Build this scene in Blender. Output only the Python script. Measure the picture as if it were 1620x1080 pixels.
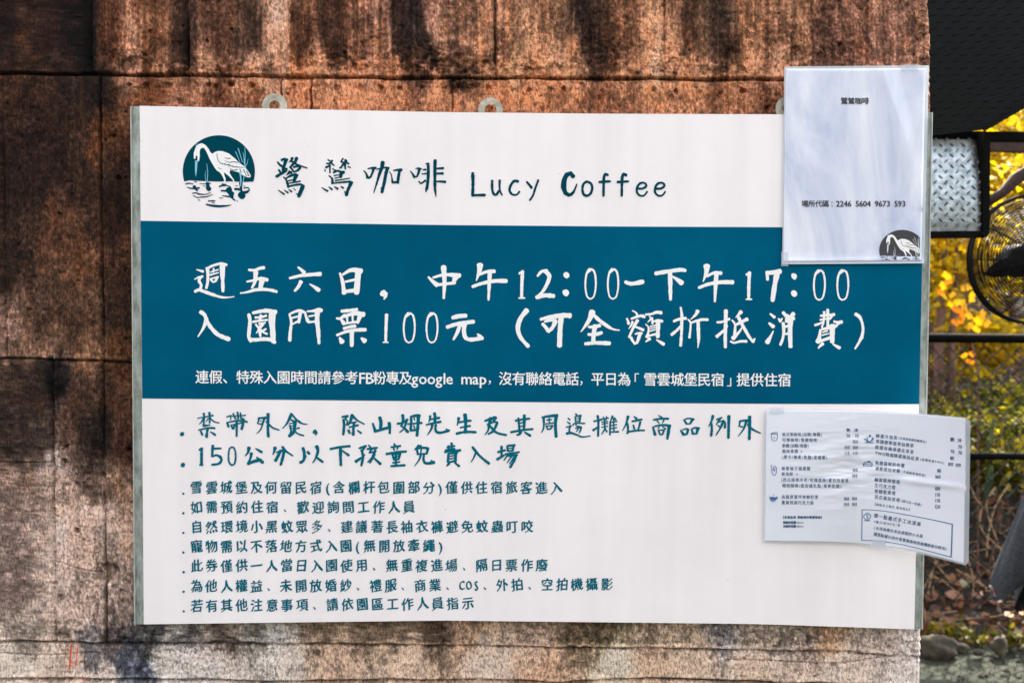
import bpy, math, random
import numpy as np

for _o in list(bpy.data.objects):
    bpy.data.objects.remove(_o)
S = bpy.context.scene
COL = S.collection
R = math.radians
random.seed(7)
RNG = np.random.default_rng(11)

# ------------------------------------------------------------------ camera
F_PX = 1575.0
CAM_D = 1.44
CAM_Z = 1.30
PITCH = 2.1
ROLL = 0.45
cam_data = bpy.data.cameras.new('camera')
cam_data.sensor_width = 36.0
cam_data.lens = 36.0 * F_PX / 1620.0
cam_data.clip_start = 0.05
cam_data.clip_end = 500.0
cam_data.dof.use_dof = True
cam_data.dof.focus_distance = 1.42
cam_data.dof.aperture_fstop = 6.3
cam = bpy.data.objects.new('camera', cam_data)
COL.objects.link(cam)
cam.location = (0.0, -CAM_D, CAM_Z)
from mathutils import Matrix, Vector
_rot = Matrix.Rotation(R(90 - PITCH), 3, 'X') @ Matrix.Rotation(R(ROLL), 3, 'Z')
cam.rotation_euler = _rot.to_euler()
S.camera = cam
ROT = np.array(_rot)

# ------------------------------------------------------------------ world, sun, exposure
SUN_EL, SUN_AZ = 44.0, 30.0        # azimuth measured from +y (behind the wall) towards +x
world = bpy.data.worlds.new('World')
S.world = world
world.use_nodes = True
wn = world.node_tree.nodes
wl = world.node_tree.links
wn.clear()
wo = wn.new('ShaderNodeOutputWorld')
wb = wn.new('ShaderNodeBackground')
ws = wn.new('ShaderNodeTexSky')
ws.sky_type = 'NISHITA'
ws.sun_disc = False
ws.sun_elevation = R(SUN_EL)
ws.sun_rotation = R(SUN_AZ)
ws.air_density = 1.0
ws.dust_density = 3.5
ws.ozone_density = 0.6
wb.inputs['Strength'].default_value = 0.13
whs = wn.new('ShaderNodeHueSaturation')          # colour correction: sky desaturated to neutralise its blue cast
whs.inputs['Saturation'].default_value = 0.22
wl.new(ws.outputs[0], whs.inputs['Color'])
wl.new(whs.outputs[0], wb.inputs[0])
wl.new(wb.outputs[0], wo.inputs[0])
sun_data = bpy.data.lights.new('sun', 'SUN')
sun_data.energy = 3.5
sun_data.angle = R(0.53)
sun_data.color = (1.0, 0.91, 0.76)
sun = bpy.data.objects.new('sun', sun_data)
COL.objects.link(sun)
_sd = Vector((math.sin(R(SUN_AZ)) * math.cos(R(SUN_EL)), math.cos(R(SUN_AZ)) * math.cos(R(SUN_EL)), math.sin(R(SUN_EL))))
sun.rotation_euler = _sd.to_track_quat('Z', 'Y').to_euler()
sun.location = (6, 8, 10)
vs = S.view_settings
vs.view_transform = 'Standard'
vs.look = 'None'
vs.gamma = 1.0
vs.use_curve_mapping = False
vs.exposure = 2.66
S.render.engine = 'CYCLES'
S.cycles.use_denoising = True
S.cycles.max_bounces = 8
S.cycles.transparent_max_bounces = 12

# ------------------------------------------------------------------ helpers
def s2l(c):
    c = np.asarray(c, float) / 255.0
    return np.where(c <= 0.04045, c / 12.92, ((c + 0.055) / 1.055) ** 2.4)

def P(px, py, Y=0.0):
    """the point at depth plane y=Y seen at photograph pixel (px, py)"""
    px = np.asarray(px, float); py = np.asarray(py, float)
    Y = np.broadcast_to(np.asarray(Y, float), px.shape)
    d = np.stack([(px - 810.0) / F_PX, -(py - 540.0) / F_PX, -np.ones_like(px)], -1) @ ROT.T
    t = (Y + CAM_D) / d[..., 1]
    return np.stack([d[..., 0] * t, Y, CAM_Z + d[..., 2] * t], -1)

def p3(px, py, Y=0.0):
    return Vector(P(px, py, Y))

MAT = {}
def mat(name, rgb, rough=0.6, metal=0.0, spec=0.5, srgb=True):
    if name in MAT:
        return MAT[name]
    m = bpy.data.materials.new(name)
    m.use_nodes = True
    b = m.node_tree.nodes['Principled BSDF']
    c = tuple(s2l(rgb)) if srgb else tuple(rgb)
    b.inputs['Base Color'].default_value = (*c, 1)
    b.inputs['Roughness'].default_value = rough
    b.inputs['Metallic'].default_value = metal
    b.inputs['Specular IOR Level'].default_value = spec
    MAT[name] = m
    return m

def nodes(m):
    return m.node_tree.nodes, m.node_tree.links, m.node_tree.nodes['Principled BSDF']

def noisy(name, c1, c2, scale=20, rough=0.7, bump=0.0, bscale=None, detail=6, metal=0.0, contrast=(0.35, 0.65), stretch=(1, 1, 1), spec=0.5, c3=None):
    """procedural two/three colour material with optional bump"""
    m = mat(name, (0, 0, 0), rough, metal, spec)
    n, l, b = nodes(m)
    tc = n.new('ShaderNodeTexCoord'); mp = n.new('ShaderNodeMapping')
    mp.inputs['Scale'].default_value = stretch
    l.new(tc.outputs['Object'], mp.inputs[0])
    t = n.new('ShaderNodeTexNoise'); t.inputs['Scale'].default_value = scale; t.inputs['Detail'].default_value = detail
    t.inputs['Roughness'].default_value = 0.65
    l.new(mp.outputs[0], t.inputs['Vector'])
    r = n.new('ShaderNodeValToRGB')
    r.color_ramp.elements[0].position = contrast[0]; r.color_ramp.elements[1].position = contrast[1]
    r.color_ramp.elements[0].color = (*s2l(c1), 1); r.color_ramp.elements[1].color = (*s2l(c2), 1)
    if c3 is not None:
        e = r.color_ramp.elements.new(min(0.98, contrast[1] + 0.12)); e.color = (*s2l(c3), 1)
    l.new(t.outputs[0], r.inputs[0]); l.new(r.outputs[0], b.inputs['Base Color'])
    if bump:
        t2 = n.new('ShaderNodeTexNoise'); t2.inputs['Scale'].default_value = bscale or scale * 3; t2.inputs['Detail'].default_value = 8
        l.new(mp.outputs[0], t2.inputs['Vector'])
        bp = n.new('ShaderNodeBump'); bp.inputs['Strength'].default_value = 1.0; bp.inputs['Distance'].default_value = bump
        l.new(t2.outputs[0], bp.inputs['Height']); l.new(bp.outputs[0], b.inputs['Normal'])
    return m

def empty(name, loc=(0, 0, 0), label=None, cat=None, group=None, kind=None):
    o = bpy.data.objects.new(name, None)
    COL.objects.link(o); o.location = loc; o.empty_display_size = 0.05
    tag(o, label, cat, group, kind)
    return o

def tag(o, label=None, cat=None, group=None, kind=None):
    if label: o['label'] = label
    if cat: o['category'] = cat
    if group: o['group'] = group
    if kind: o['kind'] = kind
    return o

def base_of(o):
    return Vector(o.matrix_basis.translation) if o else Vector((0, 0, 0))

def world_base(o):
    v = Vector((0, 0, 0))
    while o:
        v += Vector(o.location); o = o.parent
    return v

def build(name, V, Fc, m=None, parent=None, smooth=False, loc=None):
    """one mesh object from world-space vertices; V is stored relative to the parent / loc"""
    V = np.asarray(V, float).reshape(-1, 3)
    off = world_base(parent)
    if loc is not None:
        loc = Vector(loc)
        V = V - np.array(loc)
    else:
        V = V - np.array(off)
    me = bpy.data.meshes.new(name)
    if isinstance(Fc, np.ndarray):
        k = Fc.shape[1]
        me.vertices.add(len(V)); me.vertices.foreach_set('co', V.astype(np.float32).ravel())
        me.loops.add(Fc.size); me.loops.foreach_set('vertex_index', Fc.astype(np.int32).ravel())
        me.polygons.add(len(Fc))
        me.polygons.foreach_set('loop_start', np.arange(0, Fc.size, k, dtype=np.int32))
        me.polygons.foreach_set('loop_total', np.full(len(Fc), k, dtype=np.int32))
        me.update(calc_edges=True)
    else:
        me.from_pydata([tuple(v) for v in V], [], [list(f) for f in Fc])
        me.update()
    if smooth:
        me.polygons.foreach_set('use_smooth', [True] * len(me.polygons))
    if m: me.materials.append(m)
    o = bpy.data.objects.new(name, me)
    COL.objects.link(o)
    if parent:
        o.parent = parent
    if loc is not None:
        o.location = loc - off
    return o

class MB:
    def __init__(s): s.v = []; s.f = []
    def add(s, V, Fc):
        k = len(s.v); s.v.extend([tuple(x) for x in V]); s.f.extend([[i + k for i in f] for f in Fc])
    def box(s, lo, hi, M=None):
        x0, y0, z0 = lo; x1, y1, z1 = hi
        V = [(x0, y0, z0), (x1, y0, z0), (x1, y1, z0), (x0, y1, z0), (x0, y0, z1), (x1, y0, z1), (x1, y1, z1), (x0, y1, z1)]
        if M is not None: V = [M @ Vector(v) for v in V]
        s.add(V, [(0, 3, 2, 1), (4, 5, 6, 7), (0, 1, 5, 4), (1, 2, 6, 5), (2, 3, 7, 6), (3, 0, 4, 7)])
    def tube(s, pts, r, n=6, cap=True, closed=False):
        pts = [Vector(p) for p in pts]
        rr = r if isinstance(r, (list, tuple)) else [r] * len(pts)
        k = len(s.v); N = len(pts)
        up = Vector((0.123, 0.37, 0.921)).normalized()
        for i, p in enumerate(pts):
            a = pts[(i - 1) % N] if (i > 0 or closed) else p
            b = pts[(i + 1) % N] if (i < N - 1 or closed) else p
            t = (b - a)
            if t.length < 1e-9: t = Vector((0, 0, 1))
            t.normalize()
            u = t.cross(up)
            if u.length < 0.05: u = t.cross(Vector((1, 0.2, 0)))
            u.normalize(); w = t.cross(u)
            for j in range(n):
                an = 2 * math.pi * j / n
                s.v.append(tuple(p + (u * math.cos(an) + w * math.sin(an)) * rr[i]))
        for i in range(N if closed else N - 1):
            for j in range(n):
                a = k + i * n + j; b = k + i * n + (j + 1) % n
                c = k + ((i + 1) % N) * n + (j + 1) % n; d = k + ((i + 1) % N) * n + j
                s.f.append([a, b, c, d])
        if cap and not closed:
            s.f.append([k + j for j in range(n)][::-1]); s.f.append([k + (N - 1) * n + j for j in range(n)])
    def prism(s, pts_front, vec):
        """closed polygon (world points) swept along vec"""
        n = len(pts_front); v = Vector(vec)
        V = [Vector(p) for p in pts_front] + [Vector(p) + v for p in pts_front]
        s.add(V, [list(range(n)), list(range(2 * n - 1, n - 1, -1))] + [[i, i + n, (i + 1) % n + n, (i + 1) % n] for i in range(n)])
    def out(s, name, m, parent=None, smooth=False, loc=None):
        return build(name, s.v, s.f, m, parent, smooth, loc)

def grid_faces(nx, ny):
    i = np.arange((ny - 1) * (nx - 1)); r = i // (nx - 1); c = i % (nx - 1); a = r * nx + c
    return np.stack([a, a + nx, a + nx + 1, a + 1], 1)

# value noise over pixel space ------------------------------------------------
def vnoise(x, y, sx, sy, seed, oct=1, rough=0.5):
    out = np.zeros_like(x, float); amp = 1.0; tot = 0.0
    for k in range(oct):
        g = np.random.default_rng(seed * 31 + k).random((257, 257))
        u = (x / sx + 1000.37 + 13.7 * k) % 256; v = (y / sy + 1000.71 + 7.9 * k) % 256
        iu = np.floor(u).astype(int); iv = np.floor(v).astype(int)
        fu = u - iu; fv = v - iv
        fu = fu * fu * (3 - 2 * fu); fv = fv * fv * (3 - 2 * fv)
        iu1 = iu + 1; iv1 = iv + 1
        n = (g[iv, iu] * (1 - fu) + g[iv, iu1] * fu) * (1 - fv) + (g[iv1, iu] * (1 - fu) + g[iv1, iu1] * fu) * fv
        out += amp * (n - 0.5) * 2; tot += amp
        amp *= rough; sx /= 2.03; sy /= 2.03
    return out / tot * 1.0

# ================================================================== SETTING: ground
m_ground = noisy('gravel_ground_mat', (12, 18, 8), (36, 44, 26), 60, 0.95, 0.006, 120, detail=10, contrast=(0.3, 0.7), c3=(64, 64, 46))
GV = []; xs = np.concatenate([[-60, -20, -6], np.linspace(-3, 4, 60), [8, 20, 60]])
ys = np.concatenate([[-60, -20, -6, -2, 0.5], np.linspace(1.2, 3.0, 30), [3.4, 4.0, 5, 8, 20, 60]])
gx, gy = np.meshgrid(xs, ys)
gz = 0.012 * vnoise(gx * 100, gy * 100, 30, 30, 3, 3)
build('ground', np.stack([gx.ravel(), gy.ravel(), gz.ravel()], 1), grid_faces(len(xs), len(ys)), m_ground, smooth=True)
tag(bpy.data.objects['ground'], kind='structure')

# ================================================================== CONCRETE WALL
WALL_T = 0.24
wall = empty('concrete_wall', tuple(P(800, 2000, 0.0) * np.array([1, 1, 0])),
             'old board-marked concrete wall stained rusty brown, carrying the big sign', 'wall')

CP = np.array([
(0,30,48,32,26),(60,30,52,33,26),(120,40,36,25,22),(140,80,32,23,21),(170,40,96,58,41),(250,60,104,67,47),(290,60,60,40,32),(340,50,84,54,41),(395,60,68,47,37),
(437,25,200,160,140),(437,60,170,125,100),(442,95,160,118,95),(480,60,95,60,42),(520,40,78,50,37),(570,50,118,78,60),(600,20,150,105,85),(630,40,70,48,40),(655,30,48,36,33),(670,60,62,45,38),
(690,20,150,105,88),(705,70,160,115,90),(745,40,140,98,76),(760,75,165,115,85),(790,50,150,104,80),(820,30,165,118,90),(860,50,150,105,78),(872,85,205,150,115),(895,50,120,85,64),(925,20,55,39,33),(940,60,70,48,38),
(970,80,92,60,42),(1000,50,118,78,57),(1030,50,170,122,92),(1060,80,165,115,88),(1090,40,105,72,54),(1140,30,75,55,45),(1150,70,95,66,50),(1180,40,140,95,68),(1230,60,128,88,66),(1260,30,150,106,80),(1300,60,112,77,62),(1350,40,118,80,64),(1400,50,140,98,80),(1440,50,138,98,80),(1460,80,150,108,88),
(40,105,78,50,36),(110,108,50,34,28),(205,100,165,118,95),(260,108,130,90,66),(330,105,160,115,90),(400,108,170,125,100),(500,108,170,120,90),(600,98,160,110,84),(660,100,110,74,58),(720,105,85,58,46),(770,110,110,78,60),(820,108,190,140,105),(900,110,200,145,110),(940,105,85,58,45),(1000,108,150,105,78),(1040,108,205,160,130),(1110,108,165,118,90),(1200,108,175,122,92),(1235,112,185,135,105),
(60,150,58,37,28),(150,160,44,30,25),(230,150,118,71,45),(290,150,170,115,88),(340,150,125,80,58),(400,150,140,92,66),(440,140,195,140,110),(480,150,185,118,82),(560,150,195,130,95),(620,150,170,112,80),(700,150,192,128,92),(780,150,180,115,80),(850,150,190,125,88),(900,150,165,108,76),(950,150,140,90,65),(1000,150,160,106,76),(1050,150,185,125,90),(1100,150,170,115,82),(1150,150,150,98,70),(1225,150,120,76,56),
(60,250,54,36,29),(120,250,56,38,30),(160,210,110,66,40),(185,230,92,58,40),(185,300,54,36,28),(30,300,54,37,30),(20,400,60,42,34),(90,370,98,64,46),(130,400,104,68,48),(160,340,60,40,31),(185,400,70,45,34),
(15,520,118,90,78),(60,500,95,70,56),(100,480,88,62,48),(150,500,98,70,54),(190,500,62,43,33),(60,555,132,98,78),(140,560,128,92,70),(200,550,100,64,42),(20,620,66,50,42),(60,620,58,43,36),(85,600,26,22,22),(130,620,88,62,50),(190,640,96,66,50),
(20,680,60,46,40),(60,700,70,54,46),(110,690,98,72,60),(155,690,46,36,32),(200,690,85,55,42),(30,760,108,84,72),(68,770,140,112,98),(84,740,195,165,150),(110,770,142,112,97),(150,760,86,66,55),(200,760,122,90,72),
(30,850,115,92,82),(60,850,140,115,102),(84,850,205,175,160),(120,850,175,140,122),(146,820,200,165,148),(162,850,120,98,86),(200,850,135,106,90),(30,930,112,90,80),(62,930,150,124,110),(90,930,188,158,142),(125,960,160,130,115),(160,960,130,106,94),(200,950,118,96,84),
(40,1000,120,102,90),(100,1000,140,116,102),(180,1005,72,60,56),(30,1045,208,184,165),(75,1050,200,172,152),(110,1030,170,142,126),(140,1035,74,66,64),(120,1062,190,160,142),(165,1062,130,112,102),(200,1035,42,42,46),(235,1015,72,66,62),(228,1050,62,62,68),(262,1040,215,196,182),(330,1050,212,192,180),(300,1000,118,106,100),(350,1010,110,92,82),
(400,1000,142,128,116),(432,1010,190,175,165),(460,1045,180,160,146),(500,1000,112,90,74),(530,1050,168,134,112),(600,1000,110,88,72),(650,1045,195,160,136),(690,1000,90,70,56),(740,995,125,97,78),(770,1050,198,168,148),(850,1000,165,134,115),(870,1055,160,122,98),(910,1015,95,75,58),(960,1005,85,70,52),(970,1050,195,172,152),(1030,1050,140,112,92),(1060,1000,155,128,108),(1100,1050,160,132,112),(1140,1005,118,105,100),(1190,1000,150,128,114),(1190,1060,150,124,106),
(1250,1000,165,142,126),(1280,1020,130,108,96),(1310,1005,172,132,104),(1320,1060,172,148,132),(1370,1020,150,128,116),(1400,1000,168,146,134),(1440,1060,192,172,162),(1452,940,170,168,168),(1455,1010,200,180,170),
(800,500,120,88,68),(400,500,100,72,56),(1200,500,120,88,68),(700,800,120,95,80),(1200,800,130,105,90),(1467,300,150,115,95),
(100,1110,120,100,90),(600,1110,150,125,108),(1100,1110,150,125,108),(1450,1110,180,160,148)], float)

def wall_colour(px, py):
    num = np.zeros((px.size, 3)); den = np.zeros(px.size)
    lin = s2l(CP[:, 2:])
    up = (CP[:, 1] < 700)[:, None]; lm_ = (lin @ np.array([0.3, 0.55, 0.15]))[:, None]; lin = lin * np.where(up, (lm_ / 0.13) ** 0.22, 1.0); lin = lin * np.where(up, np.array([[1.04, 1.0, 0.98]]), np.array([[0.93, 0.99, 1.04]]))
    lin = lin * np.where((CP[:, 1] > 85) & (CP[:, 1] < 185) & (CP[:, 0] > 220), 1.06, 1.0)[:, None]
    # bend the lookup so stains have ragged, running outlines
    ux = px + 20 * vnoise(px, py, 26, 80, 5, 6, 0.75) ; uy = py + 40 * vnoise(px, py, 22, 40, 6, 6, 0.75)
    tb = 1 / (1 + np.exp((py - 112) / 6)); wx_ = 1.15 + 0.75 * tb; wy_ = 0.85 - 0.35 * tb
    lin = lin * np.where(CP[:, 1] > 1025, 1.3, np.where(CP[:, 1] > 995, 1.15, np.where(CP[:, 1] > 740, 1.3, 1.0)))[:, None]
    for (cx, cy), c in zip(CP[:, :2], lin):
        w = 1.0 / (((ux - cx) * wx_) ** 2 + ((uy - cy) * wy_) ** 2 + 90) ** 2.1
        num += w[:, None] * np.log(c + 0.004)[None]; den += w
    c = np.exp(num / den[:, None]) - 0.004
    # lime runs and black algae runs with their own outlines
    for x, y0, y1, w, g in ((85, 735, 1012, 6, 1.9), (146, 790, 905, 6, 1.6), (164, 800, 885, 5, 1.4), (12, 480, 566, 8, 1.5), (437, -70, 55, 8, 2.4), (443, 50, 112, 7, 1.6), (153, 380, 560, 4, 1.4),
                            (141, -70, 118, 7, 0.30), (118, -70, 60, 12, 0.6), (297, -70, 118, 5, 0.5), (575, -70, 70, 10, 1.5), (618, -70, 60, 9, 1.5), (560, -70, 50, 5, 0.6), (622, -70, 80, 3, 0.4), (640, -70, 70, 10, 0.7), (662, -70, 85, 7, 0.65), (735, -70, 60, 4, 0.6), (782, -70, 95, 3, 0.45),
                            (795, -70, 90, 8, 1.35), (830, 20, 100, 4, 0.7), (873, 60, 118, 18, 1.35), (915, -70, 90, 7, 0.75), (935, 0, 90, 8, 0.75), (960, -70, 118, 6, 0.7), (1032, 20, 120, 9, 1.35), (1050, -70, 95, 3, 0.5), (1048, 90, 122, 24, 1.45), (1092, -70, 70, 8, 0.65), (1135, -70, 80, 10, 0.6), (1150, -70, 100, 5, 0.6),
                            (1165, -70, 60, 5, 1.4), (1180, 60, 122, 20, 1.2), (1262, -70, 110, 5, 1.3), (1298, -70, 90, 5, 0.7), (1385, -70, 100, 6, 1.25), (1404, -70, 110, 3, 0.7), (262, 1005, 1075, 7, 1.5), (430, 985, 1030, 8, 1.5), (160, 575, 730, 9, 0.55), (155, 640, 700, 12, 0.6), (248, 560, 570, 2, 1)):
        xx = px + 5 * vnoise(px, py, 20, 60, 401, 3) - x
        hw = w * (1 + 0.5 * vnoise(py, px * 0 + x, 40, 9, 402, 2))
        a = np.exp(-np.abs(xx / hw) ** 2.4) / (1 + np.exp((y0 - py) / 8)) / (1 + np.exp((py - y1 + 14 * vnoise(px, py, 6, 40, 403, 2)) / 9))
        c = c * np.exp(math.log(g) * a * (0.75 + 0.5 * vnoise(px, py, 5, 18, 404, 3)))[:, None]
    return c

HSEAMS = [  # y(x) of the horizontal pour joints
    ([-200, 0, 145, 300, 620, 900, 1235, 1500], [114, 117, 118, 120, 124, 124, 126, 127]),
    ([-200, 0, 210, 800, 1500], [566, 567, 573, 580, 590]),
    ([-200, 0, 200, 440, 1000, 1300, 1457, 1520], [1014, 1015, 1017, 1018, 1026, 1031, 1040, 1042]),
    ([-200, 0, 210, 420, 700, 900, 1030, 1520], [1076, 1076, 1074, 1078, 1077, 1080, 1074, 1090])]
ROWV = [
    [145, 298, 443, 623, 783, 905, 1051, 1216, 1402],
    [4, 158, 299, 445, 492, 716, 825, 1101, 1213, 1340],
    [77, 158, 700, 1240],
    [79, 462, 1108],
    [79]]
def hy(k, x): return np.interp(x, *HSEAMS[k])
def seam_x(row, v, y):
    return v + (0.012 * (y - 120) if (row in (1, 2) and v < 160) else 0) 

HOLES = [(102, 729, 4, 5), (121, 840, 4.5, 6), (90, 816, 3, 4), (205, 711, 3.5, 5), (24, 694, 3, 4), (16, 713, 2, 3), (0, 744, 3, 4), (105, 706, 3, 3), (96, 945, 5, 4), (88, 923, 2, 3), (192, 934, 3, 3),
         (330, 134, 4.5, 3.5), (342, 136, 3.5, 3), (365, 133, 5, 4), (398, 135, 4.5, 4), (465, 134, 3, 2.5), (500, 137, 4, 2), (533, 138, 4, 3), (570, 138, 4.5, 3), (602, 139, 5, 3), (632, 139, 4, 2.5), (668, 138, 4, 3),
         (700, 140, 3, 2), (773, 139, 4.5, 3), (837, 143, 4, 3), (870, 142, 4, 2.5), (892, 141, 4, 3), (1035, 142, 4, 3), (1070, 144, 4, 3), (1107, 146, 4, 3), (1140, 147, 4, 2.5), (1175, 144, 5, 3.5), (1215, 171, 5, 4),
         (232, 134, 4, 2.5), (205, 134, 3, 2.5), (265, 135, 4, 3), (237, 50, 3, 3), (366, 46, 2.5, 3), (327, 65, 3, 3), (455, 148, 2.5, 3), (435, 148, 2, 2.5), (188, 281, 4, 4), (180, 215, 3, 3), (94, 338, 3, 2),
         (1260, 78, 5, 3), (1330, 70, 4, 3), (1452, 60, 4, 3), (1290, 1070, 3, 3), (1320, 1052, 5, 3), (1227, 1070, 2.5, 3), (1130, 1068, 2, 3), (355, 1046, 2.5, 3), (327, 1067, 2.5, 3), (1345, 1030, 2, 2)]
def wall_relief(px, py):
    """height towards the camera in millimetres, plus a colour factor"""
    h = 0.9 * vnoise(px, py, 90, 120, 21, 3)
    h += 0.55 * vnoise(px, py, 7, 9, 22, 3, 0.7)
    streak = vnoise(px, py, 5, 90, 23, 2)
    h += 0.25 * streak * (px > 230)
    grain = vnoise(px, py, 120, 3.2, 24, 2)                     # horizontal board grain on the left
    h += 0.30 * grain * np.clip((330 - px) / 80, 0, 1)
    dark = np.ones_like(px)
    # crusty, honeycombed zones
    crust = np.zeros_like(px)
    for cx, cy, rx, ry, a in [(700, 98, 90, 30, 1), (730, 130, 26, 14, 1.1), (560, 92, 110, 22, .7), (1060, 100, 60, 22, .7), (850, 106, 70, 16, .8), (1140, 108, 80, 16, .5), (330, 108, 120, 16, .7), (205, 92, 40, 20, .6),
                              (330, 1008, 140, 26, 1.0), (300, 1045, 120, 40, .4), (430, 1012, 60, 30, .7), (620, 1012, 200, 16, .6), (920, 1012, 50, 14, .8), (1150, 1004, 80, 20, .7), (1240, 1010, 90, 16, .9), (1420, 1020, 60, 30, .9),
                              (200, 1010, 60, 20, .8), (110, 1000, 30, 16, .7), (140, 780, 14, 180, .35), (1290, 70, 120, 50, .35), (960, 70, 60, 60, .5), (240, 1045, 40, 30, .8), (1462, 60, 14, 200, .8)]:
        crust = np.maximum(crust, a * np.exp(-(((px - cx) / rx) ** 2 + ((py - cy) / ry) ** 2) ** 1.3))
    cn = vnoise(px, py, 9, 7, 25, 3, 0.6)
    h += crust * 9.0 * cn
    dark *= np.clip(1 + 1.3 * crust * vnoise(px, py, 8, 6, 125, 3, 0.7), 0.35, 1.9)
    # tiny pin holes
    pin = vnoise(px, py, 6.5, 6.5, 26, 1)
    ph = np.clip((pin - 0.72) / 0.2, 0, 1)
    h -= 2.2 * ph; dark *= 1 - 0.25 * ph
    for cx, cy, r, d in HOLES:
        m = (abs(px - cx) < 3 * r) & (abs(py - cy) < 3 * r)
        if m.any():
            q = np.hypot(px[m] - cx, (py[m] - cy) * 1.15) / r + 0.25 * vnoise(px[m], py[m], 3, 3, 27, 1)
            e = 1 / (1 + np.exp((q - 1) * 7))
            h[m] -= d * e * 1.8; dark[m] *= 1 - 0.25 * e
            h[m] += 0.8 * np.exp(-((q - 1.35) / 0.3) ** 2)
    # knocked-out lump at the lower left
    q = np.hypot((px - 170) / 15, (py - 906) / 15) + 0.3 * vnoise(px, py, 9, 9, 28, 2)
    e = 1 / (1 + np.exp((q - 1) * 8)); h -= 9.5 * e; dark *= 1 - 0.5 * e
    for cx, cy in ((80, 600), (90, 596), (85, 618), (93, 608)):
        q = np.hypot((px - cx) / 5.5, (py - cy) / 6); h += 4 * np.exp(-q ** 2)
    # run of thick rust at x~820
    t = np.clip((py - 28) / 66, 0, 1); cx = 822 - 18 * t
    e = np.exp(-(((px - cx - 2 * vnoise(py, px, 8, 8, 29, 1)) / 4.5) ** 2)) * ((py > 26) & (py < 98)); h += 2.0 * e * (1 + cn); dark *= 1 - 0.45 * e
    # joints
    wob = 2.2 * vnoise(px, py, 60, 900, 31, 3)
    rows = np.zeros(px.shape, int)
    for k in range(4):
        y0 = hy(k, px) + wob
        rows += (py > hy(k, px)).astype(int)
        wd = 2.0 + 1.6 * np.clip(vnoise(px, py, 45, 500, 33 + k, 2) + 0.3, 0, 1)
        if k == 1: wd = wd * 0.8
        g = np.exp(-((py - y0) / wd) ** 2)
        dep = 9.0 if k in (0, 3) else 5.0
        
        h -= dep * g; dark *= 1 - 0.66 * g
        lip = np.exp(-((py - y0 + (-1 if k == 2 else 1) * (-3.0 if k != 2 else 4.0)) / 2.2) ** 2) if k != 2 else np.exp(-((py - y0 + 4.0) / 2.8) ** 2)
        if k == 2:
            bright = lip * np.clip(0.7 + vnoise(px, py, 60, 300, 37, 2), 0, 1.2) * ((px > 440) | (px < 165))
            h += 1.6 * bright; dark *= 1 + 0.9 * bright
        else:
            lo = np.exp(-((py - y0 + 4.5) / 3.0) ** 2)
            h += 0.8 * lo; dark *= 1 + 0.22 * lo
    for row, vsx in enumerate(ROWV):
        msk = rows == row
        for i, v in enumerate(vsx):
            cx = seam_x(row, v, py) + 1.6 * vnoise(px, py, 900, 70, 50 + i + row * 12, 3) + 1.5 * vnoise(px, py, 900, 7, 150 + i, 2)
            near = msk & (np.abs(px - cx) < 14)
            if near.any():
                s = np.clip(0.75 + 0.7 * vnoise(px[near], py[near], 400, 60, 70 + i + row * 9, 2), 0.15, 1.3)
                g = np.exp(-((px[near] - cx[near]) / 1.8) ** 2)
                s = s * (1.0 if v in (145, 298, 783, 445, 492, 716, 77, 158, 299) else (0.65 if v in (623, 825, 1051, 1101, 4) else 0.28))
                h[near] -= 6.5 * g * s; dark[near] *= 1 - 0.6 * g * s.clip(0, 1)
                st = np.sign(vnoise(np.array([float(v)]), np.array([row * 50.0]), 3, 3, 91)[0] or 1)
                h[near] += 0.5 * np.where((px[near] - cx[near]) * st > 0, 1, 0) * np.exp(-np.abs(px[near] - cx[near]) / 8)
    # rusty nodules and bolt stumps along the upper joint, lime deposit on its lip
    for cx, cy, r in ((835, 106, 6), (849, 104, 8), (866, 107, 6), (889, 105, 6), (912, 88, 7), (914, 103, 8), (918, 117, 6), (942, 112, 5), (955, 96, 5), (1010, 114, 7), (1027, 120, 5), (1048, 113, 5), (1066, 115, 5), (1094, 110, 5), (1128, 112, 5), (1157, 77, 11), (1176, 110, 6), (1062, 148, 5), (270, 112, 5), (345, 103, 6),
                      (366, 104, 5), (382, 100, 6), (420, 108, 7), (432, 103, 6), (205, 94, 8), (300, 113, 5), (592, 60, 6), (700, 108, 8), (718, 128, 9), (733, 137, 8), (745, 128, 7), (752, 110, 7), (690, 96, 7), (640, 92, 6), (660, 104, 6), (600, 102, 5), (560, 96, 6), (520, 100, 5), (770, 96, 6), (1296, 85, 6), (1340, 96, 5),
                      (230, 1030, 7), (222, 1052, 6), (246, 1022, 6), (108, 1000, 7), (96, 996, 4), (130, 998, 4), (420, 1018, 7), (440, 1010, 6), (1180, 1010, 7), (1225, 1018, 9), (1240, 1008, 6), (1190, 998, 5)):
        m = (abs(px - cx) < 3 * r) & (abs(py - cy) < 3 * r)
        if m.any():
            q = np.hypot(px[m] - cx, py[m] - cy) / r + 0.5 * vnoise(px[m], py[m], 4, 4, 301, 2)
            e = np.exp(-q ** 2 * 1.3); h[m] += 6.5 * e * (0.7 + vnoise(px[m], py[m], 3.5, 3.5, 302, 2)); dark[m] *= (1 - 0.62 * np.exp(-q ** 2 * 0.8)) * (1 + 2.6 * np.clip(vnoise(px[m], py[m], 4, 4, 303, 2), 0, 1) * e)
    for yy, half, xa_, xb_, amp in ((107, 9, 205, 1470, 1.5), (1022, 5, 430, 1330, 1.5), (1012, 5, 0, 160, 1.0), (560, 5, 0, 150, 1.2), (1071, 4, 0, 220, 1.2)):
        e = np.exp(-((py - yy) / half) ** 2) * (px > xa_) * (px < xb_)
        dark *= 1 + amp * e * np.clip(0.15 + 2.2 * vnoise(px, py, 16, 7, 310 + int(yy), 4, 0.7), 0, 1.2)
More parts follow.
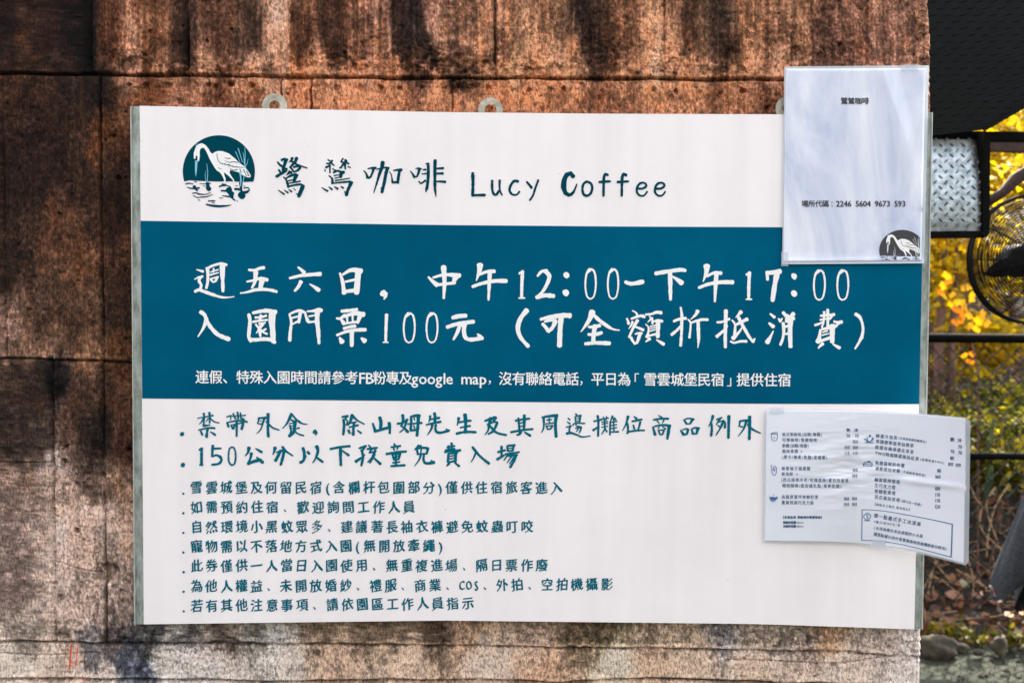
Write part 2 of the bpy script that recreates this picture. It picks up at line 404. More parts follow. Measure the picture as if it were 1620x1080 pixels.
    # hairline cracks
    for pts in ([(78, 886), (95, 889), (115, 896), (140, 903), (158, 905)], [(0, 730), (40, 732), (77, 731)], [(0, 1033), (40, 1035), (90, 1035), (160, 1031)],
                [(470, 1030), (464, 1052), (452, 1070)], [(1150, 1043), (1230, 1045), (1330, 1050), (1400, 1038)]):
        a = np.array(pts, float)
        yy = np.interp(px, *(a.T if a[0, 0] < a[-1, 0] else a[::-1].T)) + 1.5 * vnoise(px, py, 14, 500, 95, 2)
        on = (px > a[:, 0].min()) & (px < a[:, 0].max())
        g = np.exp(-((py - yy) / 1.0) ** 2) * on
        h -= 3.0 * g; dark *= 1 - 0.35 * g
    return h, dark

m_conc = mat('concrete_mat', (120, 90, 70), 0.9, 0, 0.15)
n, l, b = nodes(m_conc)
at = n.new('ShaderNodeAttribute'); at.attribute_name = 'stain'
tc = n.new('ShaderNodeTexCoord')
mpc = n.new('ShaderNodeMapping'); mpc.inputs['Scale'].default_value = (1, 1, 0.45); l.new(tc.outputs['Object'], mpc.inputs[0])
t1 = n.new('ShaderNodeTexNoise'); t1.inputs['Scale'].default_value = 330; t1.inputs['Detail'].default_value = 9; t1.inputs['Roughness'].default_value = 0.75
l.new(mpc.outputs[0], t1.inputs['Vector'])
t2 = n.new('ShaderNodeTexNoise'); t2.inputs['Scale'].default_value = 34; t2.inputs['Detail'].default_value = 12; t2.inputs['Roughness'].default_value = 0.72
l.new(tc.outputs['Object'], t2.inputs['Vector'])
r1 = n.new('ShaderNodeMapRange'); r1.inputs['From Min'].default_value = 0.32; r1.inputs['From Max'].default_value = 0.68; r1.inputs['To Min'].default_value = 0.16; r1.inputs['To Max'].default_value = 1.95
l.new(t1.outputs[0], r1.inputs[0])
r2 = n.new('ShaderNodeMapRange'); r2.inputs['From Min'].default_value = 0.32; r2.inputs['From Max'].default_value = 0.68; r2.inputs['To Min'].default_value = 0.66; r2.inputs['To Max'].default_value = 1.36
l.new(t2.outputs[0], r2.inputs[0])
mm = n.new('ShaderNodeMath'); mm.operation = 'MULTIPLY'; l.new(r1.outputs[0], mm.inputs[0]); l.new(r2.outputs[0], mm.inputs[1])
vm = n.new('ShaderNodeVectorMath'); vm.operation = 'SCALE'; l.new(at.outputs['Color'], vm.inputs[0]); l.new(mm.outputs[0], vm.inputs['Scale'])
# rust tint in patches
t3 = n.new('ShaderNodeTexNoise'); t3.inputs['Scale'].default_value = 55; t3.inputs['Detail'].default_value = 6; l.new(mpc.outputs[0], t3.inputs['Vector'])
r3 = n.new('ShaderNodeMapRange'); r3.inputs['From Min'].default_value = 0.52; r3.inputs['From Max'].default_value = 0.66; r3.inputs['To Max'].default_value = 0.42
l.new(t3.outputs[0], r3.inputs[0])
mx = n.new('ShaderNodeMix'); mx.data_type = 'RGBA'; mx.blend_type = 'MULTIPLY'; mx.inputs['B'].default_value = (1.15, 0.80, 0.52, 1)
ra = n.new('ShaderNodeMath'); ra.operation = 'MULTIPLY'; l.new(r3.outputs[0], ra.inputs[0]); l.new(at.outputs['Alpha'], ra.inputs[1]); l.new(ra.outputs[0], mx.inputs['Factor']); l.new(vm.outputs[0], mx.inputs['A'])
# gritty aggregate: dark pits and pale coppery grains
vo = n.new('ShaderNodeTexVoronoi'); vo.inputs['Scale'].default_value = 260; vo.inputs['Randomness'].default_value = 1.0; l.new(tc.outputs['Object'], vo.inputs['Vector'])
t4 = n.new('ShaderNodeTexNoise'); t4.inputs['Scale'].default_value = 480; t4.inputs['Detail'].default_value = 5; t4.inputs['Roughness'].default_value = 0.8; l.new(mpc.outputs[0], t4.inputs['Vector'])
t5 = n.new('ShaderNodeTexNoise'); t5.inputs['Scale'].default_value = 120; t5.inputs['Detail'].default_value = 8; t5.inputs['Roughness'].default_value = 0.75; l.new(tc.outputs['Object'], t5.inputs['Vector'])
hi = n.new('ShaderNodeMapRange'); hi.inputs['From Min'].default_value = 0.57; hi.inputs['From Max'].default_value = 0.68; hi.inputs['To Min'].default_value = 1.0; hi.inputs['To Max'].default_value = 2.3; l.new(t4.outputs[0], hi.inputs[0])
lo = n.new('ShaderNodeMapRange'); lo.inputs['From Min'].default_value = 0.34; lo.inputs['From Max'].default_value = 0.46; lo.inputs['To Min'].default_value = 0.42; lo.inputs['To Max'].default_value = 1.06; l.new(t5.outputs[0], lo.inputs[0])
pit = n.new('ShaderNodeMapRange'); pit.inputs['From Min'].default_value = 0.10; pit.inputs['From Max'].default_value = 0.26; pit.inputs['To Min'].default_value = 0.55; pit.inputs['To Max'].default_value = 1.0; l.new(vo.outputs['Distance'], pit.inputs[0])
q1 = n.new('ShaderNodeMath'); q1.operation = 'MULTIPLY'; l.new(hi.outputs[0], q1.inputs[0]); l.new(lo.outputs[0], q1.inputs[1])
q2 = n.new('ShaderNodeMath'); q2.operation = 'MULTIPLY'; l.new(q1.outputs[0], q2.inputs[0]); l.new(pit.outputs[0], q2.inputs[1])
v2 = n.new('ShaderNodeVectorMath'); v2.operation = 'SCALE'; l.new(mx.outputs['Result'], v2.inputs[0]); l.new(q2.outputs[0], v2.inputs['Scale'])
l.new(v2.outputs[0], b.inputs['Base Color'])
ba = n.new('ShaderNodeMath'); ba.operation = 'MULTIPLY_ADD'; ba.inputs[1].default_value = 1.6; l.new(t2.outputs[0], ba.inputs[0]); l.new(t1.outputs[0], ba.inputs[2])
bp = n.new('ShaderNodeBump'); bp.inputs['Strength'].default_value = 1.0; bp.inputs['Distance'].default_value = 0.0060
l.new(ba.outputs[0], bp.inputs['Height']); l.new(bp.outputs[0], b.inputs['Normal'])

def wall_edge(py):
    return 1474.5 - 0.0185 * (py - 100) - 9 * np.exp(-np.clip((py + 10), 0, None) / 55.0) * (py < 150)

def axis(lo, hi, coarse_lo, coarse_hi, fine, coarse):
    pts = [lo]
    x = lo
    while x < hi - 1e-6:
        st = coarse if coarse_lo + 4 < x < coarse_hi - 4 else fine
        nx_ = x + st
        if st == coarse and nx_ > coarse_hi: nx_ = max(x + fine, coarse_hi)
        x = min(hi, nx_); pts.append(x)
    return np.array(pts)

def make_panel(x0, x1, row):
    top = (lambda x: np.full_like(x, -70.0)) if row == 0 else (lambda x: hy(row - 1, x))
    bot = (lambda x: hy(row, x)) if row < 4 else (lambda x: np.full_like(x, 1150.0))
    ym, yM = float(top(np.array([x0 + x1]) / 2)[0]), float(bot(np.array([x0 + x1]) / 2)[0])
    FN = 1.45
    xa = axis(x0, x1, 235, 1425, FN if row in (0, 3, 4) else FN, 9) if row in (1, 2) and x0 < 235 < x1 else np.linspace(x0, x1, max(2, int((x1 - x0) / FN)))
    if row == 1:
        ya = axis(ym, yM, 200, 565, FN, 8) if x0 > 220 else np.linspace(ym, yM, int((yM - ym) / FN))
    elif row == 2:
        ya = axis(ym, yM, 600, 968, FN * 6, 9) if x0 > 220 else np.linspace(ym, yM, int((yM - ym) / FN))
        if x0 > 220: ya = np.concatenate([np.linspace(ym, 968, 40)[:-1], np.arange(968, yM, FN), [yM]])
    else:
        ya = np.linspace(ym, yM, max(2, int((yM - ym) / FN)))
    if x0 < -60:
        xa = np.linspace(x0, x1, 20)
    tt = (ya - ym) / (yM - ym)
    PX = np.broadcast_to(xa[None, :], (len(ya), len(xa))).copy()
    TY = top(xa)[None, :]; BY = bot(xa)[None, :]
    PY = TY + (BY - TY) * tt[:, None]
    # follow slanting seams / the ragged right end
    def shift(v):
        return seam_x(row, v, PY) - v if v in ROWV[row] else (wall_edge(PY) + 1.2 * vnoise(PY, PY, 9, 9, 99, 3) - v if v > 1460 else 0)
    w = (xa - x0) / (x1 - x0)
    PX = PX + shift(x0) * (1 - w)[None] + shift(x1) * w[None]
    fx, fy = PX.ravel(), PY.ravel()
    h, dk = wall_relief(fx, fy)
    if x1 > 1460:
        h = h - 5.0 * np.clip(1 - (wall_edge(fy) - fx) / 6.0, 0, 1) ** 2
    V = P(fx, fy, 0.0)
    V[:, 1] -= h * 0.001
    o = build('panel', V, grid_faces(len(xa), len(ya)), m_conc, wall, True)
    c = wall_colour(fx, fy)
    st = vnoise(fx, fy, 4.5, 110, 41, 3); mt = vnoise(fx, fy, 26, 30, 42, 5, 0.65); ft = vnoise(fx, fy, 5, 6, 43, 3, 0.7)
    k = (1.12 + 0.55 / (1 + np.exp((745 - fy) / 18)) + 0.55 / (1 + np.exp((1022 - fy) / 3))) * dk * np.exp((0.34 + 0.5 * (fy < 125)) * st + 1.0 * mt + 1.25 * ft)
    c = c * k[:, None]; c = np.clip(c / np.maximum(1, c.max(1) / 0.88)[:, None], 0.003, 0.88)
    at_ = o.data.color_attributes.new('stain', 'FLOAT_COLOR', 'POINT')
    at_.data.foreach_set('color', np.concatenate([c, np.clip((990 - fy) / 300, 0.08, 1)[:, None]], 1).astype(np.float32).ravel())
    return o

EDGE0 = 1470.0
for row in range(5):
    bounds = [-700.0, -70.0] + [float(v) for v in ROWV[row]] + [EDGE0]
    for a_, b_ in zip(bounds[:-1], bounds[1:]):
        make_panel(a_, b_, row)
# the body of the wall behind its cast face, running on up, down and to the left
xr_t = float(P(1466, 300, 0)[0]); 
zt = float(P(800, -60, 0)[2]); zb = float(P(800, 1140, 0)[2]); xl = float(P(-690, 500, 0)[0])
mb = MB()
mb.box((-3.2, 0.012, 0.0), (xr_t - 0.006, WALL_T, 2.75))
core = mb.out('wall_core', noisy('concrete_core_mat', (70, 52, 42), (140, 110, 90), 12, 0.9, 0.004, 60), wall)
mb = MB(); mb.box((-3.2, -0.004, zt - 0.01), (xr_t - 0.004, 0.0118, 2.75)); mb.box((-3.2, -0.004, 0.0), (xr_t - 0.004, 0.0118, zb + 0.01)); mb.box((-3.2, -0.004, zb + 0.011), (xl + 0.02, 0.0118, zt - 0.011))
mb.out('outer_facing', MAT['concrete_core_mat'], wall)
# orange paint marks at the foot
for (pts, w) in (([(113, 1018), (111.5, 1035), (110, 1058)], 1.3), ([(123, 1024), (121.5, 1040), (120, 1053)], 0.9), ([(119, 1016), (126, 1017)], 2.4), ([(131, 1072), (138, 1074)], 2.0)):
    V = []; 
    for (x, y) in pts: V += [P(x - w, y, -0.0032), P(x + w, y, -0.0032)]
    build('paint_mark', V, [[2 * i, 2 * i + 1, 2 * i + 3, 2 * i + 2] for i in range(len(pts) - 1)], mat('orange_paint', (215, 80, 40), 0.7), wall)

# ================================================================== PRINT ENGINE
def catmull(pts, step):
    P_ = [pts[0]] + list(pts) + [pts[-1]]
    out = []
    for i in range(1, len(P_) - 2):
        a, b_, c, d = (np.array(q, float) for q in P_[i - 1:i + 3])
        n_ = max(1, int(np.linalg.norm(c - b_) / step))
        if len(pts) == 2: n_ = max(1, n_ // 2)
        for k in range(n_):
            t = k / n_
            out.append(0.5 * ((2 * b_) + (-a + c) * t + (2 * a - 5 * b_ + 4 * c - d) * t * t + (-a + 3 * b_ - 3 * c + d) * t ** 3))
    out.append(np.array(pts[-1], float))
    return np.array(out)

class Print:
    """collects flat lettering in photograph-pixel coordinates and lays it on a surface"""
    def __init__(s): s.v = []; s.f = []; s.k = 0; s.d = []; s.strk = []; s.strf = []
    def poly(s, pts, faces, lift=0.0):
        k = len(s.v); s.v.extend([(float(p[0]), float(p[1])) for p in pts]); s.d.extend([lift] * len(pts)); s.f.extend([[i + k for i in f] for f in faces])
    def ribbon(s, pts, w0, w1, jit=0.07, closed=False, step=None):
        s.k += 1
        base = (s.k % 14) * 1.4e-5
        wm = max(w0, w1)
        c = catmull(pts, step or max(1.0, wm * 0.45))
        n_ = len(c)
        seg = np.linalg.norm(np.diff(c, axis=0), axis=1); L = np.concatenate([[0], np.cumsum(seg)]); L /= max(L[-1], 1e-6)
        tang = np.gradient(c, axis=0) if n_ > 2 else np.array([c[1] - c[0]] * 2)
        tang /= np.maximum(np.linalg.norm(tang, axis=1), 1e-9)[:, None]
        nor = np.stack([-tang[:, 1], tang[:, 0]], 1)
        w = (w0 + (w1 - w0) * L) * 0.5
        w = w * (1 + jit * RNG.normal(size=n_))
        Lf = [];
        rows = []
        def cap(center, t, nr, wd, sgn):
            res = []
            for u in (1.0, 0.62):
                res.append((center + sgn * t * wd * u * 0.75, nr, wd * math.sqrt(max(0.0, 1 - u * u)) + 0.02 * wd))
            return res
        rs = [(c[i], nor[i], w[i]) for i in range(n_)]
        if not closed:
            rs = cap(c[0], tang[0], nor[0], w[0], -1) + rs + cap(c[-1], tang[-1], nor[-1], w[-1], 1)[::-1]
        k = len(s.v); s.strk.append(k); s.strf.append(len(s.f))
        for i, (q, nr, wd) in enumerate(rs):
            s.v.append(tuple(q + nr * wd)); s.v.append(tuple(q - nr * wd)); dd = base + 1.5e-6 * i; s.d += [dd, dd]
        for i in range(len(rs) - 1):
            s.f.append([k + 2 * i, k + 2 * i + 1, k + 2 * i + 3, k + 2 * i + 2])
    def strokes(s, ox, oy, sc, text, jit=0.07, wscale=1.13):
        for st in text.split(';'):
            v = [float(q) for q in st.split()]
            if not v: continue
            pts = [(ox + v[i] / sc, oy + v[i + 1] / sc) for i in range(2, len(v), 2)]
            s.ribbon(pts, v[0] / sc * wscale, v[1] / sc * wscale, jit)
    def glyph(s, ch, cx, cy, size, sx=1.0, skew=0.0, rot=0.0, rise=0.0, bold=0.0, wob=0.0, seed=0, nib=False):
        """one character centred on its em box"""
        g = glyph_mesh(ch, 0.0)
        if g is None: return
        V, Fc = g
        s.k += 1
        u = (V[:, 0] - 0.5) * size * sx; v = -(V[:, 1] - 0.36) * size
        if wob:
            rr = np.random.default_rng(seed)
            a, b_, c, d = rr.normal(size=4)
            u2 = u + wob * size * (0.5 * np.sin(v / size * 3.1 + a) + 0.3 * np.sin(u / size * 5 + b_))
            v2 = v + wob * size * (0.5 * np.sin(u / size * 3.3 + c) + 0.3 * np.sin(v / size * 5 + d))
            u, v = u2, v2
        v = v - rise * u
        u = u - skew * v
        cr, sr = math.cos(rot), math.sin(rot)
        sh = [(0, 0)] if not bold else ([(-bold, bold * .8), (0, 0), (bold, -bold * .8)] if nib else [(-bold, 0), (bold, 0), (0, bold * .7), (0, -bold * .7)])
        for q, (a, b_) in enumerate(sh):
            uu = u + a * size * 1.2; vv = v + b_ * size * 1.2
            s.poly(np.stack([cx + uu * cr - vv * sr, cy + uu * sr + vv * cr], 1), Fc, q * 1.2e-5)
    def line(s, text, x0, y0, x1, y1, size, sx=1.0, adv=None, **kw):
        """text from x0 to x1 (outer ends); widths by character class"""
        W = []
        for ch in text:
            if ch == ' ': W.append(0.5)
            elif ch in '()/|.:,': W.append(0.5 if ch != '/' else 0.45)
            elif ord(ch) < 128: W.append(glyph_adv(ch) + 0.02)
            else: W.append(1.0)
        tot = sum(W); k = (x1 - x0) / tot; acc = 0
        ang = math.atan2(y1 - y0, x1 - x0)
        for i, (ch, w) in enumerate(zip(text, W)):
            c = acc + w / 2; acc += w
            x = x0 + c * k; y = y0 + (y1 - y0) * (x - x0) / (x1 - x0)
            if ch == ' ': continue
            if ord(ch) < 128:
                x += (0.5 - glyph_adv(ch) / 2) * size * sx      # latin glyphs sit at the left of the em box
            s.glyph(ch, x, y, size, sx, rot=ang, seed=i * 7 + int(y0), **kw)
    def chars(s, name, m, parent, surf, gap, ybreak=None, lift=0.0004):
        """one object per written character: strokes whose x-extents touch within gap belong together"""
        off = s.strk + [len(s.v)]; a = np.array(s.v); items = []
        fo = s.strf + [len(s.f)]
        for i in range(len(s.strk)):
            q = a[off[i]:off[i + 1]]; items.append((q[:, 0].min(), q[:, 0].max(), q[:, 1].mean(), i))
        lines = [items] if ybreak is None else [[t for t in items if t[2] < ybreak + 0.008 * (t[0] - 300)], [t for t in items if t[2] >= ybreak + 0.008 * (t[0] - 300)]]
        for ln in lines:
            ln.sort(); cur = []; mx = -1e9
            groups = []
            for t in ln:
                if cur and t[0] > mx + gap: groups.append(cur); cur = []
                cur.append(t[3]); mx = t[1] if len(cur) == 1 else max(mx, t[1])
            if cur: groups.append(cur)
            for g in groups:
                p2 = Print()
                for i in g:
                    k = len(p2.v); p2.v += s.v[off[i]:off[i + 1]]; p2.d += s.d[off[i]:off[i + 1]]
                    p2.f += [[v - off[i] + k for v in f] for f in s.f[fo[i]:fo[i + 1]]]
                p2.out(name, m, parent, surf, lift)
    def out(s, name, m, parent, surf, lift=0.0004, cast=True):
        if not s.v: return None
        a = np.array(s.v, float); dd = np.array(s.d)
        Y = surf(a[:, 0], a[:, 1]) - lift - dd
        return build(name, P(a[:, 0], a[:, 1], Y), s.f, m, parent)

_G = {}
def glyph_mesh(ch, bold=0.0):
    key = (ch, bold)
    if key not in _G:
        c = bpy.data.curves.new('t', 'FONT'); c.body = ch; c.size = 1; c.resolution_u = 2; c.offset = bold; c.fill_mode = 'FRONT'
        o = bpy.data.objects.new('t', c); COL.objects.link(o)
        dg = bpy.context.evaluated_depsgraph_get()
        me = o.evaluated_get(dg).to_mesh()
        if len(me.polygons):
            V = np.empty(len(me.vertices) * 3, np.float32); me.vertices.foreach_get('co', V)
            _G[key] = (V.reshape(-1, 3)[:, :2].astype(float), [list(p.vertices) for p in me.polygons])
        else: _G[key] = None
        o.evaluated_get(dg).to_mesh_clear()
        bpy.data.objects.remove(o); bpy.data.curves.remove(c)
    return _G[key]
def glyph_adv(ch):
    g = glyph_mesh(ch)
    return 0.4 if g is None else float(g[0][:, 0].max()) + 0.03
# ================================================================== SIGN BOARD
YF = -0.0240                                   # front of the printed sheet
m_white = noisy('sign_white', (238, 228, 228), (245, 236, 236), 6, 0.5, 0.0003, 8, contrast=(0.3, 0.7), spec=0.25)
n, l, b = nodes(m_white)                       # dust specks and faint drip streaks on the sheet
_tc = n.new('ShaderNodeTexCoord'); _mp = n.new('ShaderNodeMapping'); _mp.inputs['Scale'].default_value = (1, 1, 0.06); l.new(_tc.outputs['Object'], _mp.inputs[0])
_ns = n.new('ShaderNodeTexNoise'); _ns.inputs['Scale'].default_value = 26; _ns.inputs['Detail'].default_value = 6; l.new(_mp.outputs[0], _ns.inputs['Vector'])
_mr = n.new('ShaderNodeMapRange'); _mr.inputs['From Min'].default_value = 0.35; _mr.inputs['From Max'].default_value = 0.6; _mr.inputs['To Min'].default_value = 0.955; _mr.inputs['To Max'].default_value = 1.0; l.new(_ns.outputs[0], _mr.inputs[0])
_vo = n.new('ShaderNodeTexVoronoi'); _vo.inputs['Scale'].default_value = 22; l.new(_tc.outputs['Object'], _vo.inputs['Vector'])
_m2 = n.new('ShaderNodeMapRange'); _m2.inputs['From Min'].default_value = 0.015; _m2.inputs['From Max'].default_value = 0.035; _m2.inputs['To Min'].default_value = 0.72; _m2.inputs['To Max'].default_value = 1.0; l.new(_vo.outputs['Distance'], _m2.inputs[0])
_mu = n.new('ShaderNodeMath'); _mu.operation = 'MULTIPLY'; l.new(_mr.outputs[0], _mu.inputs[0]); l.new(_m2.outputs[0], _mu.inputs[1])
_sc = n.new('ShaderNodeVectorMath'); _sc.operation = 'SCALE'; _src = b.inputs['Base Color'].links[0].from_socket
l.new(_src, _sc.inputs[0]); l.new(_mu.outputs[0], _sc.inputs['Scale']); l.new(_sc.outputs[0], b.inputs['Base Color'])
m_teal_band = noisy('band_teal', (0, 76, 104), (0, 90, 121), 5, 0.7, contrast=(0.3, 0.7), spec=0.015)
m_ink_dark = mat('ink_petrol', (0, 64, 78), 0.8, 0, 0.02)
m_ink = mat('ink_teal', (0, 98, 116), 0.8, 0, 0.02)
m_ink_white = mat('ink_white', (240, 236, 234), 0.45)
m_ink_pale = mat('ink_pale_blue', (120, 190, 215), 0.5)
m_strip = noisy('zinc_strip', (104, 112, 98), (178, 184, 180), 75, 0.5, 0.0006, 150, detail=9, contrast=(0.34, 0.62), metal=0.25, stretch=(1, 1, 0.35), c3=(120, 150, 150))
m_zinc = noisy('zinc_washer', (140, 134, 118), (190, 184, 168), 90, 0.42, 0.0003, 200, metal=0.45)
m_screw = noisy('rusty_screw', (150, 95, 60), (220, 170, 130), 300, 0.5, metal=0.5)

TOPX = [207, 221, 700, 960, 1235, 1463, 1475]; TOPY = [168.5, 168.0, 178.0, 180.5, 181.5, 178.5, 178.0]
BOTX = [213, 227, 700, 1200, 1447, 1459]; BOTY = [987, 986.5, 980.5, 986, 994.5, 994.5]
def rect_sheet(xl, xr, yt, yb, Y0, Y1, nx, ny):
    """solid sheet between photograph-pixel outlines, front at Y0, back at Y1"""
    t = np.linspace(0, 1, ny); u = np.linspace(0, 1, nx)
    V = []
    for Y in (Y0, Y1):
        for tv in t:
            for uv in u:
                xa = xl[0] + (xl[1] - xl[0]) * tv; xb = xr[0] + (xr[1] - xr[0]) * tv
                x = xa + (xb - xa) * uv
                y = np.interp(x, *yt) * (1 - tv) + np.interp(x, *yb) * tv
                V.append((x, y, Y))
    V = np.array(V); W = P(V[:, 0], V[:, 1], Y0); W[:, 1] = V[:, 2]
    G = grid_faces(nx, ny).tolist(); n_ = nx * ny
    Fc = [f for f in G] + [[i + n_ for i in f[::-1]] for f in G]
    ring = [i for i in range(nx)] + [nx - 1 + nx * j for j in range(1, ny)] + [nx * (ny - 1) + i for i in range(nx - 2, -1, -1)] + [nx * j for j in range(ny - 2, 0, -1)]
    Fc += [[ring[i], ring[(i + 1) % len(ring)], ring[(i + 1) % len(ring)] + n_, ring[i] + n_] for i in range(len(ring))]
    return W, Fc

sign = empty('sign_board', tuple(P(835, 985, -0.02)), 'big white and teal coffee garden sign with opening hours on the rusty wall', 'sign')
W, Fc = rect_sheet((207.5, 213.5), (1474.5, 1458.5), (TOPX, TOPY), (BOTX, BOTY), -0.0195, -0.0175, 24, 12)
build('backing_plate', W, Fc, m_strip, sign)
W, Fc = rect_sheet((221, 227.5), (1463, 1446.5), (TOPX, [v - 0.4 for v in TOPY]), (BOTX, [v + 0.4 for v in BOTY]), YF, -0.0196, 24, 12)
build('face_sheet', W, Fc, m_white, sign)
# folded edges that stand the plate off the wall and narrow lips along its sides
for (xa, xb, xc, xd) in ((207.5, 208.6, 213.5, 214.6), (1473.4, 1474.5, 1457.4, 1458.5)):
    q = [P(xa, 169 if xa < 500 else 178.5, -0.0195), P(xb, 169 if xa < 500 else 178.5, -0.0195), P(xd, 987 if xa < 500 else 994, -0.0195), P(xc, 987 if xa < 500 else 994, -0.0195)]
    mb = MB(); mb.prism([Vector(v) for v in q], (0, -0.0030, 0)); mb.out('folded_lip', noisy('zinc_lip', (170, 172, 168), (210, 210, 205), 60, 0.45, metal=0.3), sign)
for (px, py) in ((330, 400), (800, 400), (1300, 400), (330, 800), (800, 800), (1300, 800)):
    c = P(px, py, -0.012); mb = MB(); mb.box((c[0] - 0.02, -0.0174, c[2] - 0.02), (c[0] + 0.02, 0.003, c[2] + 0.02)); mb.out('spacer_block', m_strip, sign)
BX = [222, 700, 1000, 1238, 1461]; BT = [349.3, 356, 358.5, 359.5, 359]; BB = [630.0, 634.5, 637, 638.5, 639]
W, Fc = rect_sheet((222.4, 224.9), (1460.0, 1454.3), (BX, BT), (BX, BB), YF - 0.0004, YF - 0.00005, 24, 6)
build('blue_band', W, Fc, m_teal_band, sign)

flat = lambda x, y: np.full(np.shape(x), YF - 0.0004)
# ---- heron emblem -------------------------------------------------
def heron(ox, oy, sx, sy, m_dark, m_light, m_pale, surf, parent, clip=None):
    tr = lambda pts: [(ox + x / sx, oy + y / sy) for x, y in pts]
    def clipped(Vp, Fp):
        if clip is None: return Vp, Fp
        import bmesh
        bm = bmesh.new(); vs_ = [bm.verts.new((x, y, 0)) for x, y in Vp]
        for f in Fp:
            try: bm.faces.new([vs_[i] for i in f])
            except ValueError: pass
        for co, no in (((clip[0], 0, 0), (1, 0, 0)), ((0, clip[1], 0), (0, 1, 0))):
            bmesh.ops.bisect_plane(bm, geom=bm.verts[:] + bm.edges[:] + bm.faces[:], plane_co=co, plane_no=no, clear_outer=True)
        bm.verts.index_update(); Vo = [(v.co.x, v.co.y) for v in bm.verts]; Fo = [[v.index for v in f.verts] for f in bm.faces]; bm.free()
        return Vo, Fo
    def poly_part(pts, lift, name, m):
        from mathutils.geometry import tessellate_polygon
        pts = tr(pts); tri = tessellate_polygon([[Vector((x, y, 0)) for x, y in pts]])
        Vo, Fo = clipped(pts, [list(t) for t in tri])
        pr = Print(); pr.poly(Vo, Fo); return pr.out(name, m, parent, surf, lift)
    def rib_part(text, lift, name, m):
        pr = Print()
        for st in text.split(';'):
            v = [float(q) for q in st.split()]
            if not v: continue
            pts = tr([(v[i], v[i + 1]) for i in range(2, len(v), 2)])
            k = 2 / (sx + sy) * (1.45 if name == 'water_ripples' else 1.0); pr.ribbon(pts, v[0] * k, v[1] * k, 0.12)
        stuff_ = True
        if clip is not None:
            Vo, Fo = clipped(pr.v, pr.f); p2 = Print(); p2.poly(Vo, Fo); pr = p2
        o_ = pr.out(name, m, parent, surf, lift); tag(o_, kind='stuff') if o_ else None; return o_
    disc = []
    for a in np.linspace(-16.5, 196.5, 70):
        disc.append((550 + 474 * math.cos(R(a)), 550 - 474 * math.sin(R(a))))
    disc += [(160, 668), (300, 676), (520, 684), (700, 682), (900, 690)]
    e = poly_part(disc, 0.0003, 'heron_emblem', m_dark)
    body = [(255,215),(290,190),(330,180),(375,205),(410,245),(440,300),(465,320),(500,295),(540,282),(600,285),(680,315),(760,380),(820,440),(880,480),(930,540),(970,600),(965,628),(930,630),(870,605),(800,560),(740,545),(700,530),(690,570),(720,620),(750,660),(755,705),(738,710),(735,665),(690,620),(640,580),(615,560),(625,610),(640,640),(635,700),(620,700),(615,650),(590,600),(560,560),(525,540),(500,510),(470,460),(430,390),(400,320),(375,270),(350,240),(310,250),(298,290),(300,350),(290,415),(270,420),(262,360),(245,360),(240,390),(222,380),(220,310),(240,250)]
    poly_part(body, 0.0006, 'heron_figure', m_light)
    poly_part([(238,405),(272,412),(262,540),(247,628),(236,540)], 0.0006, 'heron_beak', m_pale)
    rib_part('5 12 390 452 403 540 402 600 398 690;3 9 388 530 370 600 385 690;12 7 805 248 830 330 862 430;10 5 770 292 800 360 832 440;6 16 892 232 896 330 890 430 900 500;4 9 868 295 880 380 884 450;4 8 935 385 915 470;20 12 826 560 838 640 836 745;12 8 880 620 868 700;6 5 262 165 262 215;5 4 248 190 250 225', 0.0006, 'reeds', m_pale)
    rib_part('8 8 525 315 532 380 560 430 600 455;6 12 628 372 665 380 700 378;5 12 630 410 690 432 740 422 800 435;5 12 590 442 640 462 690 462;10 6 690 470 770 492 880 498;6 12 700 512 740 535 790 528;10 6 826 520 850 572;12 6 875 528 905 590;12 6 915 545 948 612;6 5 540 505 585 518;6 6 620 455 640 440;6 6 670 490 690 480;6 6 735 495 740 470;6 6 790 498 785 478;20 14 258 350 262 400;8 8 900 600 950 605', 0.0009, 'feather_lines', m_dark)
    rib_part('14 8 118 715 160 706 212 718;8 20 130 758 200 775 290 768;30 16 225 750 268 805;6 10 300 712 360 715 440 708;30 40 402 705 408 770 425 785;18 8 560 748 620 732 705 752;60 50 680 790 700 830 720 850;14 20 580 803 650 808 700 815;20 22 760 782 830 790 870 838;60 70 840 850 862 880;34 10 880 830 930 815 952 790;12 8 880 768 935 765 955 800;8 14 200 838 250 832 290 850;14 7 290 848 370 852 440 830;8 12 215 868 262 892 340 885;12 7 340 888 390 882 465 855;8 8 278 925 302 930;16 10 415 940 500 936;9 18 600 870 680 880 735 885;14 16 700 880 760 930;34 16 838 700 846 822;9 6 460 965 500 960;8 7 560 900 600 898;8 8 880 740 890 742;7 6 770 742 800 736;8 7 230 685 260 688;6 6 340 740 370 748;7 6 780 935 800 945;10 6 590 715 650 722', 0.0003, 'water_ripples', m_dark)
    a0 = [(550 + 474 * math.cos(R(a)), 550 - 474 * math.sin(R(a))) for a in np.linspace(-69, -111, 14)]
    poly_part([(380, 972), (460, 985), (560, 992), (640, 992), (710, 986)] + a0, 0.0003, 'water_edge', m_dark)
    return e
heron(280, 205, 8.3077, 8.3077, m_ink_dark, m_ink_white, m_ink_pale, lambda x, y: np.full(np.shape(x), YF), sign)

